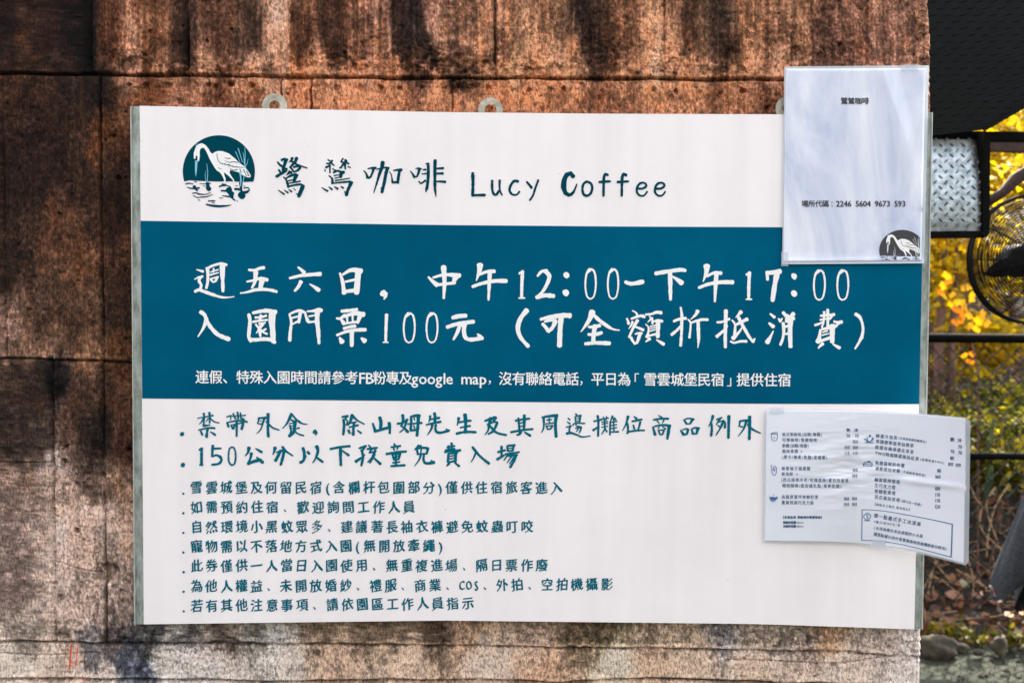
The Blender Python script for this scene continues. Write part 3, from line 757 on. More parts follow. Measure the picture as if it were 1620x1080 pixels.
# ---- traced brush lettering ---------------------------------------
flatw = lambda x, y: np.full(np.shape(x), YF)
pr = Print()
pr.strokes(430, 240, 11.571, '''25 40 105 190 150 245 200 275;40 35 180 155 230 135 285 150;60 40 260 150 235 230 215 290 205 390;30 30 215 325 275 310 255 365;30 35 125 335 150 365 160 410;45 35 85 455 180 400 260 355;
45 12 375 120 350 165 315 195;50 30 455 115 430 180 380 240 330 290;35 22 365 175 440 225 540 265 645 298;30 30 345 290 375 330 405 370;30 40 400 285 480 265 520 290 470 345;28 28 400 370 480 345;
60 10 330 375 300 400 265 435;45 30 320 370 365 385;20 45 215 465 260 510 285 580 305 645;25 50 265 485 360 435 430 420 465 440;60 40 440 445 420 500 405 550;20 20 300 535 410 512;20 25 300 582 420 560 520 540;28 35 300 640 420 610 530 600 590 630;55 60 570 625 550 680 520 750 490 820;30 12 500 800 445 765;14 32 120 705 170 740 225 780;14 30 230 705 295 750;16 30 310 690 360 730;12 18 395 675 435 705;
18 30 1025 145 1060 170;35 25 1105 165 1050 220 1000 215;30 20 1075 195 1140 255;28 22 1065 240 1063 385;35 25 990 290 1060 255;15 20 965 325 980 358;18 28 1112 312 1165 345 1215 350;25 30 1305 125 1270 185 1310 200;30 30 1340 150 1370 175 1310 235 1285 255;25 30 1330 180 1405 220;35 20 1340 225 1345 325;22 30 1290 240 1270 290 1245 295;20 22 1395 275 1440 290;30 22 1130 380 1215 345;
30 50 1215 350 1260 372 1320 378;55 50 1290 385 1265 420 1260 465;20 45 1045 440 1095 480 1110 530 1110 580;20 18 1140 440 1225 425;18 20 1150 487 1260 465;25 18 1160 530 1290 510 1425 485;22 40 1130 575 1290 560 1420 550 1475 570;55 45 1450 575 1420 640 1385 720 1365 795;20 30 1335 730 1360 780;14 38 915 655 960 685 1020 720;18 35 1045 645 1100 690;16 38 1145 640 1205 680;18 35 1265 635 1305 665''', wscale=1.2)
pr.strokes(570, 240, 11.571, '''14 45 60 345 105 395 130 460;18 40 140 312 220 298 285 300;45 30 240 310 225 380 190 460;35 28 120 470 160 480 200 455;60 16 410 195 395 290 350 410 300 580 245 750;22 30 310 322 390 305 470 290 525 300;50 48 495 305 465 420 440 560 410 680 395 745;25 20 380 670 400 700;10 35 535 365 570 430 590 570;20 45 610 345 680 335 755 335;45 45 720 345 700 450 685 570;35 35 585 565 690 555;
14 45 915 355 960 410 990 470;18 30 1015 312 1070 300 1115 318;50 25 1080 310 1065 390 1035 460;28 25 985 460 1040 455;45 45 1240 218 1245 300 1245 420 1235 560 1215 680;45 18 1215 670 1200 735;20 40 1200 222 1250 230;18 30 1145 330 1200 330;18 28 1130 408 1235 400;25 35 1075 545 1110 580 1190 530;52 45 1370 160 1365 300 1365 500 1368 700;45 12 1368 690 1378 760 1385 825;28 38 1395 310 1520 302;26 42 1390 400 1510 398;25 40 1395 545 1470 545 1555 553''', wscale=1.2)
pr.strokes(700, 190, 3.6, '''15 13 172 302 174 360 172 425;12 12 170 428 242 427;11 11 283 345 283 390 290 418 305 426 320 405;11 7 326 343 326 395 340 428;13 8 430 350 410 346 390 370 382 400 398 424 425 424 438 407;10 11 480 352 492 366 508 386;10 9 546 342 530 385 515 430 497 457;
20 24 745 322 730 303 708 312 693 345 690 385;24 5 690 380 700 415 720 427 745 412 766 364;11 11 823 350 804 363 797 392 804 422 822 431 842 420 853 390 846 362 823 350;13 11 942 314 928 308 920 325 918 370 917 432;12 10 893 353 955 349;13 11 1046 314 1032 308 1024 325 1022 370 1021 432;12 10 997 353 1059 349;
10 10 1110 390 1140 390 1162 374 1148 357 1126 360;11 8 1126 360 1110 380 1108 412 1128 431 1150 428 1166 407;10 10 1213 390 1243 390 1265 374 1251 357 1229 360;11 8 1229 360 1213 380 1211 412 1231 431 1253 428 1269 407''', wscale=1.3)
pr.chars('title_character', m_ink_dark, sign, flatw, 3.5)

def zero(x0, y0, w, h, t=9):
    return f'{t+3} {t} {x0+w*.42} {y0+4} {x0+w*.2} {y0+h*.14} {x0+w*.08} {y0+h*.36} {x0+w*.07} {y0+h*.62} {x0+w*.2} {y0+h*.88} {x0+w*.46} {y0+h*.965};{t} {t+3} {x0+w*.44} {y0+h*.965} {x0+w*.75} {y0+h*.9} {x0+w*.92} {y0+h*.64} {x0+w*.93} {y0+h*.34} {x0+w*.8} {y0+h*.1} {x0+w*.56} {y0+h*.03};{t+4} {t+6} {x0+w*.22} {y0+h*.14} {x0+w*.5} {y0+h*.05};'
pr = Print()
pr.strokes(300, 410, 11.571, '''20 45 130 190 180 205 245 225;16 40 90 370 160 330 240 315;50 40 205 330 170 380 190 430 215 480 190 545;50 55 100 590 170 560 260 590 400 640;55 14 390 635 560 690 680 700 815 685;60 40 325 165 335 280 330 420 305 530;40 45 330 165 420 120 540 85 600 80 675 105;90 45 600 100 600 250 605 400 610 590;30 25 440 170 435 240;25 22 385 235 525 190;30 20 370 290 530 245;35 35 385 355 410 400 440 420;25 35 400 355 520 325;40 30 500 340 475 400 430 420;
40 60 1085 195 1190 200 1290 165 1360 155;80 35 1210 240 1205 330 1190 430 1140 525;30 60 1050 410 1180 385 1310 350 1420 380;90 75 1330 370 1310 450 1295 550;25 50 930 620 1040 605 1200 560;50 48 1190 563 1330 550 1480 565 1590 592''')
pr.strokes(280, 400, 4.5, '''12 24 862 102 885 120 905 140;16 26 803 180 880 162 950 155 1020 150;26 14 882 205 865 240 838 270;8 30 945 222 975 240 1010 265;14 30 1160 145 1178 200 1190 285;14 34 1180 155 1230 125 1270 122 1310 130;42 34 1290 135 1285 200 1278 285;14 18 1200 205 1270 190;20 25 1190 275 1280 265;44 38 1466 285 1474 293;30 8 1482 290 1485 310 1474 330''')
pr.strokes(600, 400, 4.05, '''12 28 315 155 340 180 370 205;12 24 345 158 420 140 515 145;40 18 492 150 474 190;16 18 368 205 485 192;34 14 412 90 418 180 413 290;36 6 645 78 642 115 622 178;14 22 640 140 690 120 738 118;18 24 598 216 660 195 740 180 815 180;26 12 708 130 705 200 700 302;20 16 918 118 914 200 912 285;14 10 898 132 920 118;9 9 895 289 932 289;12 24 1014 148 1042 118 1072 118;26 14 1066 118 1090 150 1075 200 1045 250 1012 280;24 24 1008 285 1060 272 1118 276;40 36 1196 145 1203 140;38 34 1193 257 1201 251''' + ';' + zero(1316, 98, 76, 204) + zero(1460, 98, 76, 204))
pr.strokes(880, 400, 6.75, '30 44 740 310 800 330 925 308;38 36 1062 220 1180 200 1330 180 1380 190;46 28 1215 215 1218 330 1220 500;16 48 1240 250 1300 290 1340 322')
pr.strokes(1000, 400, 4.05, '''36 6 478 85 476 125 455 184;14 22 480 150 525 128 570 130;18 24 428 223 490 200 570 188 645 188;26 12 540 140 535 210 530 312;20 16 752 126 748 210 747 292;14 10 733 140 755 126;9 9 730 297 766 297;20 15 865 122 868 172;20 30 865 128 910 125 948 118;32 22 930 128 915 200 900 306;40 38 1037 150 1043 147;40 36 1035 262 1041 258''' + ';' + zero(1160, 105, 80, 204) + zero(1310, 105, 80, 204))
pr.strokes(280, 400, 4.5, '26 22 168 420 196 440 215 488 240 530;24 28 236 524 290 580 370 614;28 8 210 475 190 530 150 595;12 20 1165 462 1195 442;22 16 1492 440 1488 540 1486 632;9 9 1468 636 1503 636')
pr.strokes(380, 480, 8.1, '''40 40 110 140 125 220 118 330 110 430 140 480;40 45 120 460 200 465 300 455 400 465 445 500;35 50 165 120 260 100 350 92 455 110;80 50 415 115 405 220 415 330 425 490;25 25 195 180 270 175 335 155;30 25 265 150 250 220;28 22 165 235 250 220 345 210;25 25 200 265 225 300 250 295 300 260;25 20 240 260 320 245;40 12 290 260 250 320 205 380;30 25 240 320 260 420;30 20 260 370 330 325;20 25 265 335 300 370 345 390;
25 40 630 135 655 230 650 300 640 380 635 475;25 35 645 130 700 105 760 90 815 110;45 35 770 110 762 170 750 240;20 20 665 185 740 165;20 25 660 270 745 225;25 35 830 110 845 170 870 230;18 45 860 100 940 95 1010 75 1040 90;60 35 990 100 985 220 1000 350 1010 510;20 20 880 165 960 150;25 25 870 240 960 230;
35 35 1300 98 1400 90 1495 75;25 45 1235 190 1290 200 1330 260;25 60 1290 185 1380 150 1480 125 1580 140;55 30 1540 150 1520 200 1505 250;24 24 1375 150 1370 190 1375 240;24 22 1440 140 1442 240;28 28 1330 258 1420 245 1520 230;35 38 1330 320 1400 300 1470 290;30 42 1240 405 1360 360 1480 340 1605 335;50 45 1430 360 1430 450 1430 540;25 65 1275 440 1305 490;25 55 1555 445 1595 478''')
pr.strokes(600, 400, 4.05, '22 24 470 415 510 405 555 402;20 24 435 475 500 455 605 440;26 12 515 465 500 510 475 555;26 22 545 455 543 510 555 545 590 555 660 545;10 24 630 520 645 535;28 22 945 368 905 420 888 480 905 540 955 598;18 30 1035 425 1100 410 1180 400 1222 402;20 20 1047 455 1070 480 1082 500;12 20 1060 440 1100 430 1130 432;26 16 1128 438 1112 475 1085 505;34 26 1165 410 1158 500 1155 595;' + zero(152, 380, 80, 202) + zero(298, 380, 80, 202))
pr.strokes(880, 400, 6.75, '60 10 385 630 350 720 265 840;30 34 380 640 460 720 560 790;32 10 550 785 610 815 675 825;25 35 345 790 400 790 465 775;45 35 415 780 400 860 395 960;28 32 345 870 420 870 485 850;28 38 310 970 430 960 570 965')
pr.strokes(980, 480, 11.571, '''20 35 235 130 300 165 325 210;35 48 220 280 310 245 400 225 460 245;30 50 135 275 155 320 168 370;55 35 330 310 260 430 175 615;45 14 240 335 215 400 170 460;30 50 300 430 360 450 435 485;45 35 210 620 240 680 280 735;25 40 290 560 340 540 410 545;60 45 375 550 350 640 320 720;40 35 270 735 330 715;
30 55 480 200 580 195 680 160 765 170;45 14 600 270 560 300 515 345;25 35 550 240 600 290 605 370;30 50 590 340 700 310 785 325;20 50 480 380 530 430 530 520 500 610;85 60 705 320 705 450 700 610;22 22 560 420 680 395;22 22 565 458 655 440;24 22 560 505 655 480;30 40 490 605 600 575 690 555;55 10 550 645 520 670 475 705;25 55 680 665 740 700 810 745;
30 50 1120 70 1135 150 1145 250;50 45 1143 240 1140 350 1135 550 1120 770;45 50 995 325 1080 290 1215 270;50 42 955 570 1040 500 1120 420;64 10 1430 140 1400 200 1300 295;25 40 1255 290 1300 350 1300 450 1280 625;35 45 1310 355 1400 320 1500 295 1615 295;60 50 1440 330 1445 500 1450 650;50 14 1450 640 1445 730 1435 810''')
pr.strokes(1110, 480, 12.4615, '''70 55 478 140 475 300 470 500 465 650 468 860;35 50 305 370 390 365 470 335 545 305;60 45 300 650 380 580 450 520;45 10 440 525 490 490 515 430;75 14 775 165 730 220 670 275;30 50 600 330 655 400 660 500 650 600;70 60 620 685 680 620;60 25 670 630 740 560 795 475;45 60 660 430 770 370 895 310;60 50 730 280 790 400 870 540 940 660 1010 750;60 30 1010 750 1050 690;35 50 570 745 640 775 760 745 885 745''')
pr.strokes(1000, 400, 4.05, '''10 20 885 390 912 412;12 24 878 450 905 472;28 6 866 572 885 540 905 500;10 20 938 420 950 438;20 6 948 436 964 418;18 20 968 382 985 402;26 10 1034 390 1000 420;20 14 968 450 972 500 965 550 950 588;14 24 985 435 1010 428 1035 418;30 22 1015 435 1012 500 1015 600;14 14 985 472 1008 465;14 14 985 520 1008 512;22 18 994 400 990 440''')
pr.strokes(1260, 480, 11.571, '''40 30 508 155 505 250 490 360 465 435;50 40 572 110 575 250 572 430;35 50 445 225 540 215 620 210 690 200;45 30 650 220 610 280 560 275;30 30 435 300 540 280 620 280;40 30 340 395 420 370 500 330;35 58 690 330 760 345 830 338;60 25 790 350 750 380 735 425;40 80 440 480 430 550 420 620 390 700;40 80 470 470 570 450 650 410 700 420;90 75 655 440 655 550 655 700;25 25 480 525 570 500;25 25 470 580 590 550;45 50 395 695 500 665 620 625;60 26 480 735 440 770 400 815;30 60 670 740 730 780 790 810;
60 40 1085 195 1160 250 1205 360;40 55 1203 350 1220 480 1195 620;55 30 1197 610 1140 720 1075 825''')
pr.chars('hours_character', m_ink_white, sign, flat, 3.2, 480)

pr = Print()
for seg, a_, b_ in (('連假、特殊入園時間請參考', 309, 567), ('FB', 567, 591), ('粉專及', 590, 652), ('google map', 651, 770)):
    pr.line(seg, a_, 596.3 + (a_ - 310) * 0.0053, b_, 596.3 + (b_ - 310) * 0.0053, 22.3 if ord(seg[0]) > 128 else 25, 0.98, bold=0.012)
pr.glyph('，', 780, 599, 20); pr.glyph('，', 925, 600, 20)
for seg, a_, b_ in (('沒有聯絡電話', 789, 916), ('平日為', 935, 998), ('雪雲城堡民宿', 1018, 1146), ('提供住宿', 1165, 1252)):
    pr.line(seg, a_, 596.3 + (a_ - 310) * 0.0053, b_, 596.3 + (b_ - 310) * 0.0053, 22.3, 0.98, bold=0.012)
pr.glyph('「', 1001, 600.5, 21); pr.glyph('」', 1160, 601.5, 21)
tag(pr.out('notice_line_lettering', m_ink_white, sign, flat), kind='stuff')

pr = Print()
pr.strokes(300, 645, 13.5, '''40 30 300 115 310 200 300 350;45 30 420 100 430 200 425 320;18 30 170 220 300 195 400 180 500 160;45 12 300 220 260 290 200 350;12 25 345 300 400 220;30 20 440 220 520 290 630 320;45 30 290 380 360 375 430 365;25 40 190 470 350 435 450 425 535 430;45 45 385 440 370 520 365 620;25 20 335 590 365 610;30 45 235 490 270 570;20 45 440 510 490 535 545 575;
25 25 790 190 880 165;30 15 875 160 880 260;30 30 930 120 960 200 980 230;35 35 1020 90 1030 150 1040 215;30 30 1085 100 1090 180 1110 230;20 25 880 175 1000 170 1100 165 1195 155;22 22 965 228 1050 225;35 30 1090 220 1165 242;35 45 800 310 830 400;25 40 810 310 900 290 1050 270 1225 295;40 55 1130 290 1140 340 1110 450;25 40 880 365 925 440;20 25 880 365 1000 345 1100 320;45 20 930 440 950 390 990 350;45 35 1005 290 1005 450 1003 605''', wscale=1.25)
pr.strokes(400, 645, 13.5, '''40 20 130 210 115 290 95 330;30 40 150 215 280 210;45 14 250 215 220 300 170 450 80 550;25 25 100 330 170 345 195 335;15 15 150 290 180 270;55 45 325 130 325 300 322 450 330 610;40 25 290 290 360 370 440 430 560 470;
60 14 825 130 780 230 720 340 630 440;30 42 850 150 920 240 1000 300;40 16 990 298 1060 335 1165 350;25 45 815 255 890 290;20 25 775 335 870 320;60 50 905 290 895 380 880 500 840 560;35 40 790 375 810 450 815 520 775 595;20 20 820 385 900 370;16 16 820 435 880 430;50 45 840 550 775 600;35 10 990 425 940 440 885 470;30 30 890 480 960 550 1085 590;76 60 1320 505 1340 520;55 12 1350 520 1355 545 1335 588''', wscale=1.25)
pr.strokes(530, 645, 10.8, '''30 30 120 155 220 135;30 15 215 140 170 182;25 18 175 180 215 240 190 290;40 35 145 200 155 300 140 455;50 25 295 125 260 230 220 295;35 20 300 130 380 210 500 275;25 25 270 255 360 240;25 28 245 330 320 310 395 295;35 38 325 250 315 340 312 460;35 30 230 380 250 430;22 35 385 385 445 430;20 20 285 430 312 455;
50 40 765 165 785 250 775 360;30 45 645 265 670 340 690 400;35 40 690 400 800 365 930 330;50 35 925 255 935 340 935 430;
45 30 1155 125 1165 190 1150 260 1130 310;30 30 1065 270 1160 250 1240 195;40 15 1225 200 1200 300 1160 370 1105 415;25 40 1140 310 1190 350 1245 410;35 35 1300 155 1300 260 1290 380;25 50 1290 150 1380 130 1445 135;50 40 1425 140 1420 260 1410 380 1400 475;22 30 1240 275 1360 265 1485 255;20 20 1350 165 1360 205;20 20 1345 300 1360 345;30 30 1290 385 1420 370''', wscale=1.25)
pr.strokes(670, 645, 9, '''30 12 95 115 90 160 75 200;35 30 155 75 165 130 160 215;20 30 95 165 160 150 225 140;22 28 40 240 120 220 245 195;35 10 125 240 110 300 55 385;30 28 175 240 170 290 185 340 250 350 365 320;12 24 320 295 345 318;
35 14 500 145 495 190 480 245;45 35 590 95 600 180 600 280 590 350;22 28 510 205 590 190 675 180;20 25 525 280 600 265 665 255;30 28 470 365 560 345 650 340 745 345;
25 30 875 185 950 155 1030 135;55 20 1015 140 1000 190;45 12 955 150 930 260 920 320 875 380;22 22 950 220 1000 200 1055 205;30 25 1050 205 1030 260 990 330 925 370;30 24 915 235 960 270 1010 330 1080 365 1180 385;
25 25 1310 180 1400 165 1510 150;25 30 1350 145 1360 230 1365 310;35 30 1435 105 1435 200 1430 300;16 16 1380 215 1420 205;16 16 1380 265 1425 255;28 26 1245 345 1350 325 1450 310 1555 300;40 20 1380 345 1365 375 1330 385;20 35 1440 345 1520 395''', wscale=1.25)
pr.strokes(830, 645, 8.526, '''30 12 255 125 260 220 250 290 225 330;20 36 235 125 330 110 440 100;40 32 425 110 415 230 425 385;16 16 300 165 365 155;18 14 330 135 335 200;16 16 285 215 390 200;18 18 290 240 310 285;14 14 300 245 370 235;22 16 375 235 350 280 305 285;
14 22 585 135 610 160;14 22 575 190 610 210;14 22 560 260 625 240;24 18 615 250 600 300 620 340;28 14 570 345 620 335 700 360 780 390 885 375;20 20 690 80 710 110;18 18 680 120 690 190;16 24 688 115 760 100;26 18 750 110 740 190;11 11 695 145 740 140;11 11 690 182 740 175;16 16 650 235 670 210 750 205 810 210;14 14 700 210 690 232;14 18 700 245 760 255;16 14 690 272 770 260;22 10 725 245 720 290 695 320;22 16 760 270 755 300 735 335;
26 24 985 105 995 200 990 380;22 22 935 180 1040 155;26 20 925 300 1000 250;16 16 1035 150 1130 135;14 14 1060 120 1070 160;14 14 1105 115 1100 160;14 14 1040 190 1120 180;20 16 1080 160 1080 280;14 14 1045 218 1120 205;14 14 1040 260 1120 245;20 10 1090 270 1040 355;14 20 1090 290 1110 320;24 14 1185 110 1150 200;22 22 1155 190 1150 360;14 18 1160 195 1245 180;14 15 1160 240 1240 225;14 15 1160 280 1240 265;16 20 1150 325 1265 320;20 16 1200 140 1205 320;14 20 1210 130 1230 160;
30 10 1395 115 1370 210 1320 305;26 24 1385 210 1395 280 1385 345;16 26 1475 115 1510 145;22 24 1450 180 1580 155;18 22 1465 230 1480 280;28 16 1560 190 1545 250 1525 300;24 22 1410 320 1500 305 1615 300''', wscale=1.25)
pr.strokes(1020, 645, 8.526, '''12 25 185 100 230 130;22 24 120 160 220 145 320 145;16 16 165 175 195 205;20 10 260 165 235 205;20 30 110 255 140 360;20 30 130 250 230 230 345 240;38 30 330 250 320 320 305 415;14 14 195 255 180 280;14 14 240 250 285 285;18 20 185 300 205 355;14 18 195 300 265 295;22 18 260 300 240 355;18 18 210 360 245 355;
20 30 530 160 565 215;16 26 545 150 600 140 660 155;32 22 640 160 615 210;18 18 570 215 615 212;18 32 485 300 525 360;16 20 510 295 560 280 590 290;28 24 585 290 570 345;22 20 530 360 575 350;18 28 630 285 650 345;16 26 640 280 680 265 735 275;36 26 715 280 700 345;22 20 650 350 700 345;
35 10 920 105 900 180 860 250;25 28 900 210 905 290 895 375;20 20 970 155 1040 130;26 14 1015 145 965 225;16 18 1000 190 1060 170;32 12 1060 185 1020 270 960 370;14 18 985 235 1010 252;16 28 1060 170 1085 200 1080 265;38 28 1135 110 1132 250 1128 405;
25 14 1285 175 1275 240 1265 245;20 25 1290 175 1390 165;30 10 1375 170 1330 290 1260 380;16 16 1270 245 1320 255;38 30 1415 120 1415 250 1410 420;30 16 1395 225 1450 285 1560 340''', wscale=1.25)
pr.strokes(300, 695, 7.3636, '''26 28 140 100 138 200 138 295;22 14 115 120 145 100;12 12 115 296 155 296;26 22 270 70 265 130 262 195;18 20 275 105 365 102;14 28 265 200 310 180 355 200;28 20 350 195 372 235 340 280 260 292;16 18 500 88 468 100 455 150 452 200 458 260 485 296;18 16 482 296 520 285 535 220 532 140 515 95 488 86;
35 8 690 95 680 150 645 190;14 28 770 105 840 145;30 20 720 160 710 210 685 275;28 30 680 280 760 250 830 235;14 32 780 205 850 265;35 10 995 95 985 140 970 175;26 14 1080 85 1130 140 1205 190;16 22 1010 150 1100 120;30 28 1060 130 1030 190 1000 245;30 24 1100 130 1090 190 1060 295;30 22 1320 100 1335 150 1330 220;28 24 1290 265 1320 250 1350 190;28 25 1375 145 1395 165;35 12 1480 80 1495 130 1470 210 1435 270;22 24 1475 205 1550 260''', wscale=1.25)
pr.strokes(510, 695, 5.0625, '''16 16 65 75 140 60 220 52;20 18 145 65 145 130 148 205;10 18 155 85 210 125;
14 14 295 70 350 50;16 12 345 52 320 90;18 16 315 85 325 140 312 208;22 8 268 175 320 140 340 120;10 16 370 45 385 60;14 14 360 75 440 65;16 8 400 70 375 105;12 12 375 105 410 100;18 10 425 85 400 140 365 180;14 10 420 120 380 188;12 20 405 140 465 195;
14 14 575 35 585 50;12 14 550 60 625 50;12 12 570 65 575 85;12 8 605 58 598 80;16 16 515 115 600 100 670 95;14 16 560 120 575 160;14 16 565 118 625 108;18 14 620 115 610 160;10 10 575 140 615 132;10 10 575 162 615 156;14 14 590 105 590 205;12 12 565 185 620 178;14 16 550 212 600 208 660 205;
14 10 770 45 760 60 740 80;12 14 760 55 790 50;14 14 755 70 765 118;12 16 755 75 800 65 850 70;18 14 845 72 835 115;12 12 760 118 835 112;12 10 795 65 785 115;16 6 790 115 775 160 738 212;14 20 815 118 810 160 830 190 895 182;8 12 870 165 885 178;
14 12 1010 50 1012 95;16 14 1035 30 1038 95;14 12 1000 62 1060 50;12 12 985 85 1060 72;14 16 980 100 1040 90 1105 85;14 10 1085 95 1075 110;16 16 1010 115 1005 180;12 20 1010 112 1075 105;22 18 1068 110 1065 180;10 10 1020 133 1060 127;10 10 1020 154 1060 148;14 14 1010 182 1065 170;18 8 1015 190 995 212;10 20 1060 185 1095 212;
16 18 1203 60 1230 95 1270 140 1335 192;16 6 1230 98 1215 140 1190 180;
18 14 1435 55 1435 140;14 14 1405 100 1465 85;18 14 1400 158 1455 125;12 16 1480 50 1485 90;12 16 1480 50 1540 45;18 12 1532 48 1525 90;9 9 1490 72 1525 68;12 12 1490 92 1525 88;14 14 1465 118 1575 100;14 8 1490 115 1455 165;14 16 1490 130 1560 122;18 16 1550 125 1535 170 1505 220;12 8 1515 135 1480 185;12 8 1535 140 1500 195''', wscale=1.25)
pr.strokes(0, 0, 1, '6.5 6.5 287.6 686 288.6 686.6;6.5 6.5 288.7 734.8 289.8 735.4')
pr.chars('rules_character', m_ink, sign, flatw, 2.6, 697)

pr = Print()
def cells(text, x0, y0, x1, y1, size, hp=0.55, **kw):
    W = [hp if ch in '()' else (0.5 if ord(ch) < 128 else 1.0) for ch in text]
    c = np.cumsum(W) - np.array(W) / 2; k = (x1 - x0) / (c[-1] - c[0])
    for i, ch in enumerate(text):
        x = x0 + (c[i] - c[0]) * k; y = y0 + (y1 - y0) * (x - x0) / (x1 - x0)
        if ch == '、' or ch == '，':
            pr.ribbon([(x - 5.5, y + 3.5), (x - 3.2, y + 6.5)], 1.4, 2.6); continue
        q_ = 0.6 if ch.isascii() and ch.isalpha() else 0.92
        if ord(ch) < 128: x += (0.5 - glyph_adv(ch) / 2) * size * q_
        pr.glyph(ch, x, y, size, q_, rise=0.17, rot=float(RNG.normal() * 0.025), wob=0.060, nib=True, seed=i * 13 + int(y0), **kw)
SM = [('雪雲城堡及何留民宿(含欄杆包圍部分)僅供住宿旅客進入', 311, 771, 880, 771), ('如需預約住宿，歡迎詢問工作人員', 311, 802, 647, 802),
      ('自然環境小黑蚊眾多，建議著長袖衣褲避免蚊蟲叮咬', 311, 833, 834, 833), ('寵物需以不落地方式入園(無開放牽繩)', 311, 864, 697, 863),
      ('此券僅供一人當日入園使用，無重複進場，隔日票作廢', 311, 894.5, 857, 894), ('為他人權益，未開放婚紗、禮服、商業、COS、外拍、空拍機攝影', 311, 927, 960, 924),
      ('若有其他注意事項，請依園區工作人員指示', 311, 958, 740, 954)]
for k, (t_, a_, b_, c_, d_) in enumerate(SM):
    cells(t_, a_, b_, c_, d_, 20.5, bold=0.024)
    pr.ribbon([(289.3 + k * .15, 780.2 + k * 31), (290.3 + k * .15, 780.6 + k * 31)], 3.6, 3.6)
tag(pr.out('small_rules_lettering', m_ink, sign, flatw), kind='stuff')

# ---- hanging washers ----------------------------------------------
def washer(px, py, ro, ri, screw):
    c = P(px, py, -0.0165); k = 1.44 / F_PX; n_ = 28; V = []; 
    for y in (-0.0168, -0.0145):
        for r_ in (ro, ri):
            for j in range(n_):
                a = 2 * math.pi * j / n_
                V.append((c[0] + r_ * k * math.cos(a), y, c[2] + r_ * k * math.sin(a)))
    Fc = []
    for j in range(n_):
        q = (j + 1) % n_
        Fc += [[j, q, n_ + q, n_ + j], [2 * n_ + j, 3 * n_ + j, 3 * n_ + q, 2 * n_ + q], [j, 2 * n_ + j, 2 * n_ + q, q], [n_ + j, n_ + q, 3 * n_ + q, 3 * n_ + j]]
    w = build('hanging_washer', V, Fc, m_zinc, sign)
    if screw:
        s = P(screw[0], screw[1], -0.018); mb = MB()
        mb.tube([(s[0], 0.004, s[2]), (s[0], -0.017, s[2]), (s[0], -0.0192, s[2]), (s[0], -0.0205, s[2])], [0.0022, 0.0022, 0.0036, 0.0026], 10)
        mb.out('screw', m_screw, w, True)
washer(434.5, 168, 19.5, 8.6, None)
washer(776, 174, 19.2, 9.0, (777.5, 165.5))
washer(1247, 172, 19.5, 9.0, None)

# ================================================================== NOTICE SHEET (upper right)
def wave(x, y, s, a): return a * (vnoise(x, y, s, s * 1.3, 61, 2))
def notice_surf(x, y):
    x = np.asarray(x, float); y = np.asarray(y, float)
    curl = 0.004 * np.clip((y - 395) / 22, 0, 1) ** 2
    return YF - 0.0030 - 0.0012 * wave(x, y, 70, 1.0) - curl * 0.5 - 0.0012 * np.exp(-((x - 1395 - (y - 106) * 0.30) / 14) ** 2) * (y < 330)
def laminate(name, root, corners, surf, nx, ny, off, m, u0=0, u1=1, v0=0, v1=1):
    (tlx, tly), (trx, try_), (brx, bry), (blx, bly) = corners
    u = np.linspace(u0, u1, nx); v = np.linspace(v0, v1, ny); U, Vv = np.meshgrid(u, v)
    X = (tlx * (1 - U) + trx * U) * (1 - Vv) + (blx * (1 - U) + brx * U) * Vv
    Yp = (tly * (1 - U) + try_ * U) * (1 - Vv) + (bly * (1 - U) + bry * U) * Vv
    return X.ravel(), Yp.ravel()
m_paper = noisy('printed_paper', (222, 222, 232), (230, 230, 238), 4, 0.5, contrast=(0.3, 0.7))
m_painted_sheen = noisy('painted_sheen_paper', (184, 190, 216), (230, 230, 240), 6, 0.5, contrast=(0.36, 0.60), detail=7, stretch=(1.5, 1, 0.6))  # bluish sky reflections of the laminate, mottled into the paper colour
for _m in (m_painted_sheen,):
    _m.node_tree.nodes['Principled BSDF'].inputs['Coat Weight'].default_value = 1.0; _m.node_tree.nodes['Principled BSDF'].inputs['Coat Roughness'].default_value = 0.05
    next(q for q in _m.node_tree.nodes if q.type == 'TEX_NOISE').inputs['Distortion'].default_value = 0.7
n, l, b = nodes(m_paper)
b.inputs['Coat Weight'].default_value = 1.0; b.inputs['Coat Roughness'].default_value = 0.06
m_film = mat('clear_film', (215, 222, 232), 0.12)
n, l, b = nodes(m_film); b.inputs['Alpha'].default_value = 0.5; b.inputs['Coat Weight'].default_value = 1.0; b.inputs['Coat Roughness'].default_value = 0.08
m_print = mat('notice_ink', (48, 48, 54), 0.5)

def sheet_solid(name, X, Yp, nx, ny, surf, thick, m, root, front_off=0.0):
    Y = surf(X, Yp) - front_off
    A = P(X, Yp, Y); B = A.copy(); B[:, 1] += thick
    G = grid_faces(nx, ny); n_ = nx * ny
    ring = [i for i in range(nx)] + [nx - 1 + nx * j for j in range(1, ny)] + [nx * (ny - 1) + i for i in range(nx - 2, -1, -1)] + [nx * j for j in range(ny - 2, 0, -1)]
    side = np.array([[ring[i], ring[(i + 1) % len(ring)], ring[(i + 1) % len(ring)] + n_, ring[i] + n_] for i in range(len(ring))])
    o = build(name, np.concatenate([A, B]), np.concatenate([G, G[:, ::-1] + n_, side]), m, root, True)
    return o
notice = empty('payment_notice', tuple(P(1347, 417, YF - 0.003)), 'glossy laminated notice with a location code, taped over the top right corner of the sign', 'notice')
ncor = ((1243.5, 109), (1464.5, 108), (1457.5, 413.5), (1239.5, 415))
X, Yp = laminate('paper', notice, ncor, notice_surf, 60, 80, 0, m_paper)
sheet_solid('paper', X, Yp, 60, 80, notice_surf, 0.0004, m_painted_sheen, notice)
